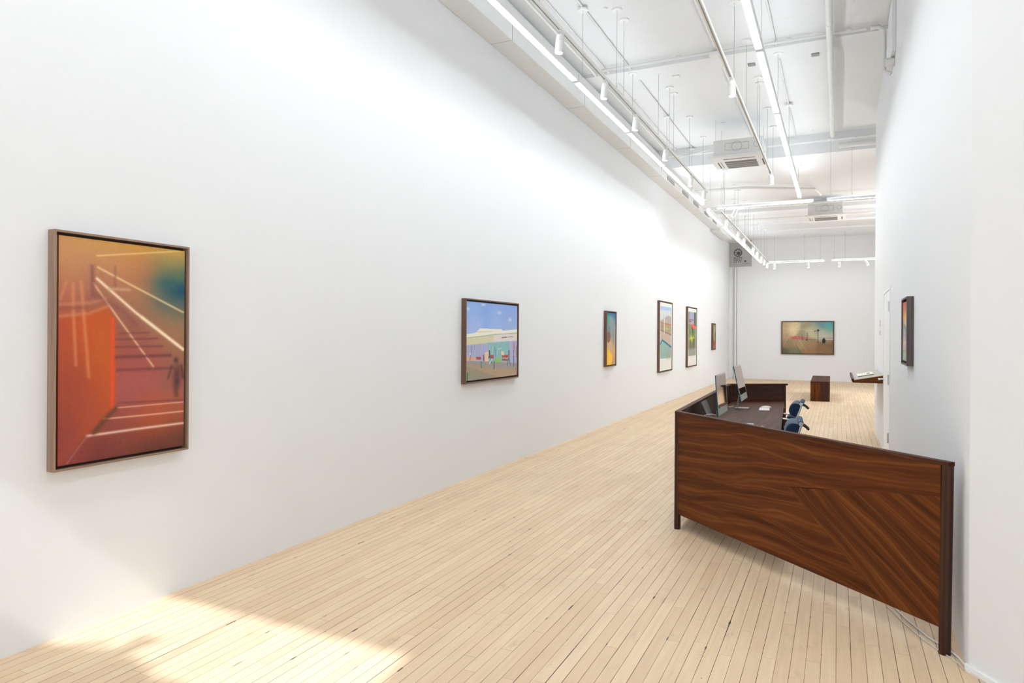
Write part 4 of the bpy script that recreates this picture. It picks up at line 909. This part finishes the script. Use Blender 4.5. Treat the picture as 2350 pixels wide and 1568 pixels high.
e1 = (DD-DA).normalized(); e2 = (DC-DD).normalized()
panel(DA+e1*.03+Vector((.006, 0)), DD-e1*.03+Vector((.006, 0)), .125, HT, -.026, 'walnut_dark', 'side_panel', (3, 3))
panel(DD+e2*.03, DC-e2*.045, .125, HT, -.026, 'walnut_dark', 'back_panel', (7, 5))
# mitred top rail
def offset_rail(pts, wd):
    inner = []
    for i, p in enumerate(pts):
        dirs = []
        if i > 0: dirs.append((pts[i]-pts[i-1]).normalized())
        if i < len(pts)-1: dirs.append((pts[i+1]-pts[i]).normalized())
        ns = [Vector((d.y, -d.x)) for d in dirs]
        if len(ns) == 1: inner.append(p+ns[0]*wd)
        else: b = (ns[0]+ns[1]).normalized(); inner.append(p+b*wd/max(.3, b.dot(ns[0])))
    return inner
rp = [DB-u*.006, DA-u*.004, DD+Vector((-.004, .004)), DC+e2*.004]
ri = offset_rail(rp, .046)
for i in range(3):
    a, b, c, d = rp[i], rp[i+1], ri[i+1], ri[i]; dd = (b-a).normalized()
    poly = [a, b, c, d]
    ar = sum(poly[k_].x*poly[(k_+1) % 4].y-poly[(k_+1) % 4].x*poly[k_].y for k_ in range(4))
    if ar < 0: poly = poly[::-1]
    MB().prism([tuple(x) for x in poly], HT, HT+.021, (dd.x, dd.y, 0), (i*3., i*2.)).build('top_rail', M['walnut_top'], t, bevel=.0015)
# corner posts
def post(x, y, r, top=HT, lean=(0, 0), rt=None):
    MB().cyl((x, y, .022), (x+lean[0], y+lean[1], top), r, 28, rt or r).build('leg', M['walnut_dark'], t, smooth=True)
    o = MB().cyl((x, y, 0), (x, y, .021), r*.98, 28).build('foot', M['walnut_dark'], t, smooth=True)
pb = DB-u*.030+nin*.012; post(pb.x, pb.y, .0275, lean=(.010, .010))
pa = DA+u*.026+nin*.012; post(pa.x, pa.y, .026)
post(DD.x+.03, DD.y-.02, .026); post(DC.x-.025, DC.y-.03, .027)
# worktop
WI = [Vector((-1.18, 5.73)), DB-u*.42+nin*.034]
def lineint(x_):  # inner face of the front panel at given x
    q = DA+nin*.033; s = (x_-q.x)/u.x; return q.y+u.y*s
wt = [(-1.178, lineint(-1.178)), (-.36, lineint(-.36)), (-.462, 6.64), (-.628, 9.60), (-1.23, 9.235)]
MB().prism(wt, .712, .740, (.05, 1, 0), (1.3, .4)).build('worktop', M['walnut_top'], t, bevel=.002)
m = MB().prism([(-.60, 8.95), (-.58, 8.95), (-.625, 9.58), (-.65, 9.58)], .10, .711, (0, 0, 1)); m.build('drawer_side', M['walnut'], t)
MB().bx(-1.16, -1.0, 6.6, 8.6, .60, .70).build('cable_tray', M['walnut_dark'], t)

# ------------------------------------------------------------------ computers
def computer(x, yn, yf, zb, ht, tilt, label, yaw=0.0, base_dx=.10):
    w = yf-yn; yc = (yn+yf)/2
    t = thing('desktop_computer', (x, yc, .7405), label, 'computer', 'thin blue computers on the desk', yaw)
    rot = Matrix.Rotation(-tilt, 3, 'Y'); c0 = Vector((0, 0, zb-.7405))
    def Q(dx, dy, dz): return c0+rot @ Vector((dx, dy, dz))
    def slab_(name, mat, x0, x1, y0, y1, z0, z1, bev=0, par=None):
        m = MB(); m.box(Q((x0+x1)/2, (y0+y1)/2, (z0+z1)/2), (x1-x0, y1-y0, z1-z0), rot); return m.build(name, M[mat], par or t, local=True, bevel=bev)
    slab_('body', 'teal', -.0115, 0, -w/2, w/2, 0, ht, .002)
    ch = ht*.17; bz = ht*.035
    s = slab_('screen', 'screen', .0, .0012, -w/2+.012, w/2-.012, ch+.002, ht-bz)
    slab_('bezel', 'bezel', 0, .0018, -w/2, -w/2+.011, ch, ht); slab_('bezel', 'bezel', 0, .0018, w/2-.011, w/2, ch, ht); slab_('bezel', 'bezel', 0, .0018, -w/2, w/2, ht-bz, ht)
    slab_('chin', 'sage', 0, .0018, -w/2+.001, w/2-.001, 0, ch)
    m = MB(); a = Q(-.014, 0, ht*.36); bpt = Vector((-.085, 0, .008))
    hw = .066; dv = Vector((.0, hw, 0)); th = Vector((.008, 0, .002))
    m.loft([a-dv, a+dv, a+dv+th, a-dv+th], [bpt-dv, bpt+dv, bpt+dv+th, bpt-dv+th]); m.build('stand_neck', M['stand'], t, local=True)
    MB().bx(-.100, .050, -hw, hw, 0, .010).build('stand_base', M['stand'], t, local=True, bevel=.003)
    return t
computer(-1.008, 6.62, 7.20, .836, .385, R(3.5), 'thin desktop computer with blue edge, nearer to the camera on the desk')
computer(-.985, 8.12, 8.70, .848, .410, R(12), 'thin desktop computer with blue edge, farther one tilted back with its foot in view')
def keyboard(x, y, rz, label):
    t = thing('keyboard', (x, y, .7405), label, 'keyboard', 'white keyboards on the desk', rz)
    MB().bx(-.058, .058, -.14, .14, 0, .007).build('case', M['alu'], t, local=True, bevel=.003)
    for r_ in range(5):
        for c_ in range(14):
            if r_ == 0 and 3 < c_ < 9: continue
            m = MB(); m.bx(-.052+r_*.0212, -.052+r_*.0212+.018, -.136+c_*.0195, -.136+c_*.0195+.0165, .007, .0105)
            # rows run along the long side; row 0 is next to the sitter
            m.v = [Vector((-p.x, p.y, p.z)) for p in m.v]; m.f = [f[::-1] for f in m.f]; m.uv = [q[::-1] for q in m.uv]
            m.build('key', M['keys'], t, local=True)
    m = MB(); m.bx(.034, .052, -.136+4*.0195, -.136+9*.0195-.003, .007, .0105); m.build('space_bar', M['keys'], t, local=True)
    return t
keyboard(-.765, 8.40, .08, 'white keyboard in front of the farther computer')
keyboard(-.78, 6.80, .0, 'white keyboard in front of the nearer computer, seen in its screen')
def mouse(x, y, rz, label):
    t = thing('computer_mouse', (x, y, .7405), label, 'mouse', 'white mice on the desk', rz)
    sh = MB(); n = 20
    rings = []
    for j, (h, s) in enumerate(((0, .93), (.004, 1.0), (.010, .98), (.016, .86), (.020, .6), (.0215, .3))):
        rings.append([(math.cos(a*2*math.pi/n)*.057*s, math.sin(a*2*math.pi/n)*.029*s, h+(.0 if j < 1 else .0)) for a in range(n)])
    b = MB(); b.loft(rings[0], rings[1]); b.build('base', M['black'], t, local=True, smooth=True)
    for a, c_ in zip(rings[1:-1], rings[2:]): sh.loft(a, c_, False)
    sh.face(rings[-1]); sh.build('shell', M['keys'], t, local=True, smooth=True)
mouse(-.765, 8.63, .08, 'white mouse just beyond the farther keyboard')
mouse(-.655, 6.69, .5, 'white mouse half hidden behind the front desk panel')
# tablet leaning on its easel
t = thing('tablet', (-1.06, 6.72, .7405), 'grey tablet on a small stand leaning back behind the nearer computer', 'tablet')
yy = 6.45
m = MB(); pr = [(-1.125, .988), (-1.095, .992), (-.995, .760), (-1.02, .752)]
def tab(name, mat, pr, y0, y1): mm = MB(); mm.loft([(p[0], y0, p[1]) for p in pr], [(p[0], y1, p[1]) for p in pr]); return mm.build(name, M[mat], t)
tab('back_cover', 'black', [(-1.128, .985), (-1.121, .990), (-1.021, .755), (-1.028, .750)], 6.34, 6.60)
tab('glass', 'tablet', [(-1.120, .990), (-1.114, .992), (-1.014, .757), (-1.020, .754)], 6.345, 6.595)
tab('easel_leg', 'black', [(-1.09, .90), (-1.08, .90), (-1.135, .742), (-1.145, .742)], 6.44, 6.50)
pipe('power_cord', [(-1.155, 6.26, .745), (-1.118, 6.29, .83), (-1.09, 6.30, .872), (-1.055, 6.31, .885), (-1.035, 6.44, .875), (-1.03, 6.60, .85)], .0035, 'white cord looping up behind the nearer computer', 'cord', mat='cord')
pipe('power_cord', [(-1.15, 8.46, .745), (-1.16, 8.36, .76), (-1.14, 8.32, .755), (-1.12, 8.33, .765), (-1.10, 8.34, .775)], .003, 'thin white cord at the foot of the farther computer', 'cord', mat='cord')

# ------------------------------------------------------------------ navy soft pad office chairs (front = -x)
def pad(name, mat, P0, P1, th, w, parent, front=-1):
    P0, P1 = Vector((P0[0], 0, P0[1])), Vector((P1[0], 0, P1[1])); d = (P1-P0); L = d.length; d.normalize()
    n = Vector((d.z, 0, -d.x))*(1 if (Vector((d.z, 0, -d.x)).x < 0) == (front < 0) else -1)
    if front == 2: n = Vector((0, 0, 1))
    m = MB(); NX = 12; prof = []
    for k_ in range(NX+1):                       # closed cushion section, full in the middle
        a = k_/NX*math.pi; prof.append((.5-.5*math.cos(a), math.sin(a)**.55))
    ring = [(s*L, h*th) for s, h in prof]+[(s*L, -h*.012) for s, h in prof[::-1][1:-1]]
    secs = []
    for q, sc_ in ((-w/2, .80), (-w/2+.006, .93), (-w/2+.018, 1.0), (0, 1.04), (w/2-.018, 1.0), (w/2-.006, .93), (w/2, .80)):
        secs.append([tuple(P0+d*(a if True else 0)+n*(b*sc_ if b > 0 else b)+Vector((0, q, 0))) for a, b in ring])
    for A, B in zip(secs[:-1], secs[1:]): m.loft(A, B, False)
    m.face(secs[0][::-1]); m.face(secs[-1])
    return m.build(name, M[mat], parent, local=True, smooth=True)
def chair(x, y, rz, label):
    t = thing('office_chair', (x, y, 0), label, 'chair', 'navy soft pad chairs at the desk', rz)
    back = [(.250, .855), (.200, .710), (.150, .585), (.118, .490)]
    for k_ in range(3): pad('back_cushion', 'navy', back[k_], (back[k_+1][0]+.003, back[k_+1][1]+.010), (.088, .078, .070)[k_], .40, t)
    seat = [(.105, .455), (-.04, .440), (-.17, .440), (-.30, .452)]
    for k_ in range(3): pad('seat_cushion', 'navy', seat[k_], (seat[k_+1][0]+.006, seat[k_+1][1]), .055, .42, t, 2)
    MB().cyl((.262, -.198, .862), (.262, .198, .862), .024, 24).build('top_roll', M['navy_lit'], t, local=True, smooth=True)
    for s in (-1, 1):
        MB().cyl((.262, s*.198, .862), (.262, s*.222, .862), .0165, 20).build('roll_cap', M['chrome'], t, local=True, smooth=True)
        pts = [(.275, s*.206, .87), (.222, s*.206, .71), (.175, s*.206, .58), (.140, s*.206, .48), (.10, s*.206, .445), (-.04, s*.206, .428), (-.20, s*.206, .428), (-.31, s*.206, .445)]
        m = MB(); 
        for a, b in zip(pts[:-1], pts[1:]):
            a, b = Vector(a), Vector(b); dd = (b-a); cc = (a+b)/2
            ang = math.atan2(dd.x, dd.z); m.box(cc, (.014, .008, dd.length+.006), Matrix.Rotation(ang, 3, 'Y'))
        m.build('side_frame', M['chrome'], t, local=True)
        m = MB().tube([(.19, s*.225, .61), (.17, s*.25, .69), (.10, s*.26, .70), (-.08, s*.26, .70), (-.14, s*.255, .66), (-.11, s*.235, .50), (-.06, s*.212, .43)], .010, 8)
        m.build('armrest', M['chrome'], t, local=True, smooth=True)
    m = MB().tube([(.262, -.06, .845), (.30, -.05, .825), (.325, -.04, .80), (.33, .04, .80), (.30, .05, .825), (.262, .06, .845)], .009, 8); m.build('back_handle', M['black'], t, local=True, smooth=True)
    MB().cyl((0, -.2, .42), (0, .2, .42), .014, 12).cyl((-.17, -.2, .42), (-.17, .2, .42), .012, 12).bx(-.17, .02, -.05, .05, .385, .415).build('underframe', M['chrome'], t, local=True)
    MB().cyl((-.06, 0, .13), (-.06, 0, .39), .025, 20).build('gas_column', M['black'], t, local=True, smooth=True)
    for k_ in range(5):
        a = k_*2*math.pi/5+.3; dx, dy = math.cos(a), math.sin(a)
        MB().tube([(-.06, 0, .13), (-.06+dx*.15, dy*.15, .115), (-.06+dx*.28, dy*.28, .085)], [.024, .018, .013], 10).build('base_arm', M['chrome'], t, local=True, smooth=True)
        cx_, cy_ = -.06+dx*.29, dy*.29
        MB().cyl((cx_-dy*.012, cy_+dx*.012, .031), (cx_-dy*.028, cy_+dx*.028, .031), .030, 16).cyl((cx_+dy*.012, cy_-dx*.012, .031), (cx_+dy*.028, cy_-dx*.028, .031), .030, 16).cyl((cx_, cy_, .03), (cx_, cy_, .085), .008, 8).build('castor', M['black'], t, local=True, smooth=True)
    return t
chair(-.550, 6.36, R(4), 'navy soft pad office chair, nearer one just above the front desk panel')
chair(-.617, 8.19, R(0), 'navy soft pad office chair, farther one showing its whole top cushion')

# cords on the floor at the right end of the desk
def fp(u_, v_): return None
pipe('power_cord', [(.30, 4.62, .004), (.36, 4.42, .006), (.44, 4.22, .006), (.515, 4.10, .006), (.548, 4.02, .006), (.566, 3.93, .008), (.58, 3.86, .008), (.63, 3.78, .008), (.72, 3.64, .008)], .0045, 'white power cord on the floor hugging the wall corner behind the right desk leg', 'cord', mat='cord')
pipe('power_cord', [(.27, 4.60, .004), (.33, 4.40, .005), (.41, 4.19, .005), (.47, 4.07, .005), (.52, 3.99, .005), (.545, 3.93, .005), (.555, 3.88, .006)], .0035, 'thin cream cord on the floor beside the white power cord', 'cord', mat='bezel')
struct('baseboard_right', MB().prism([(.563, 3.915), (.573, 3.90), (1.02, 3.22), (1.003, 3.212), (.556, 3.892)], 0, .03), M['white'])
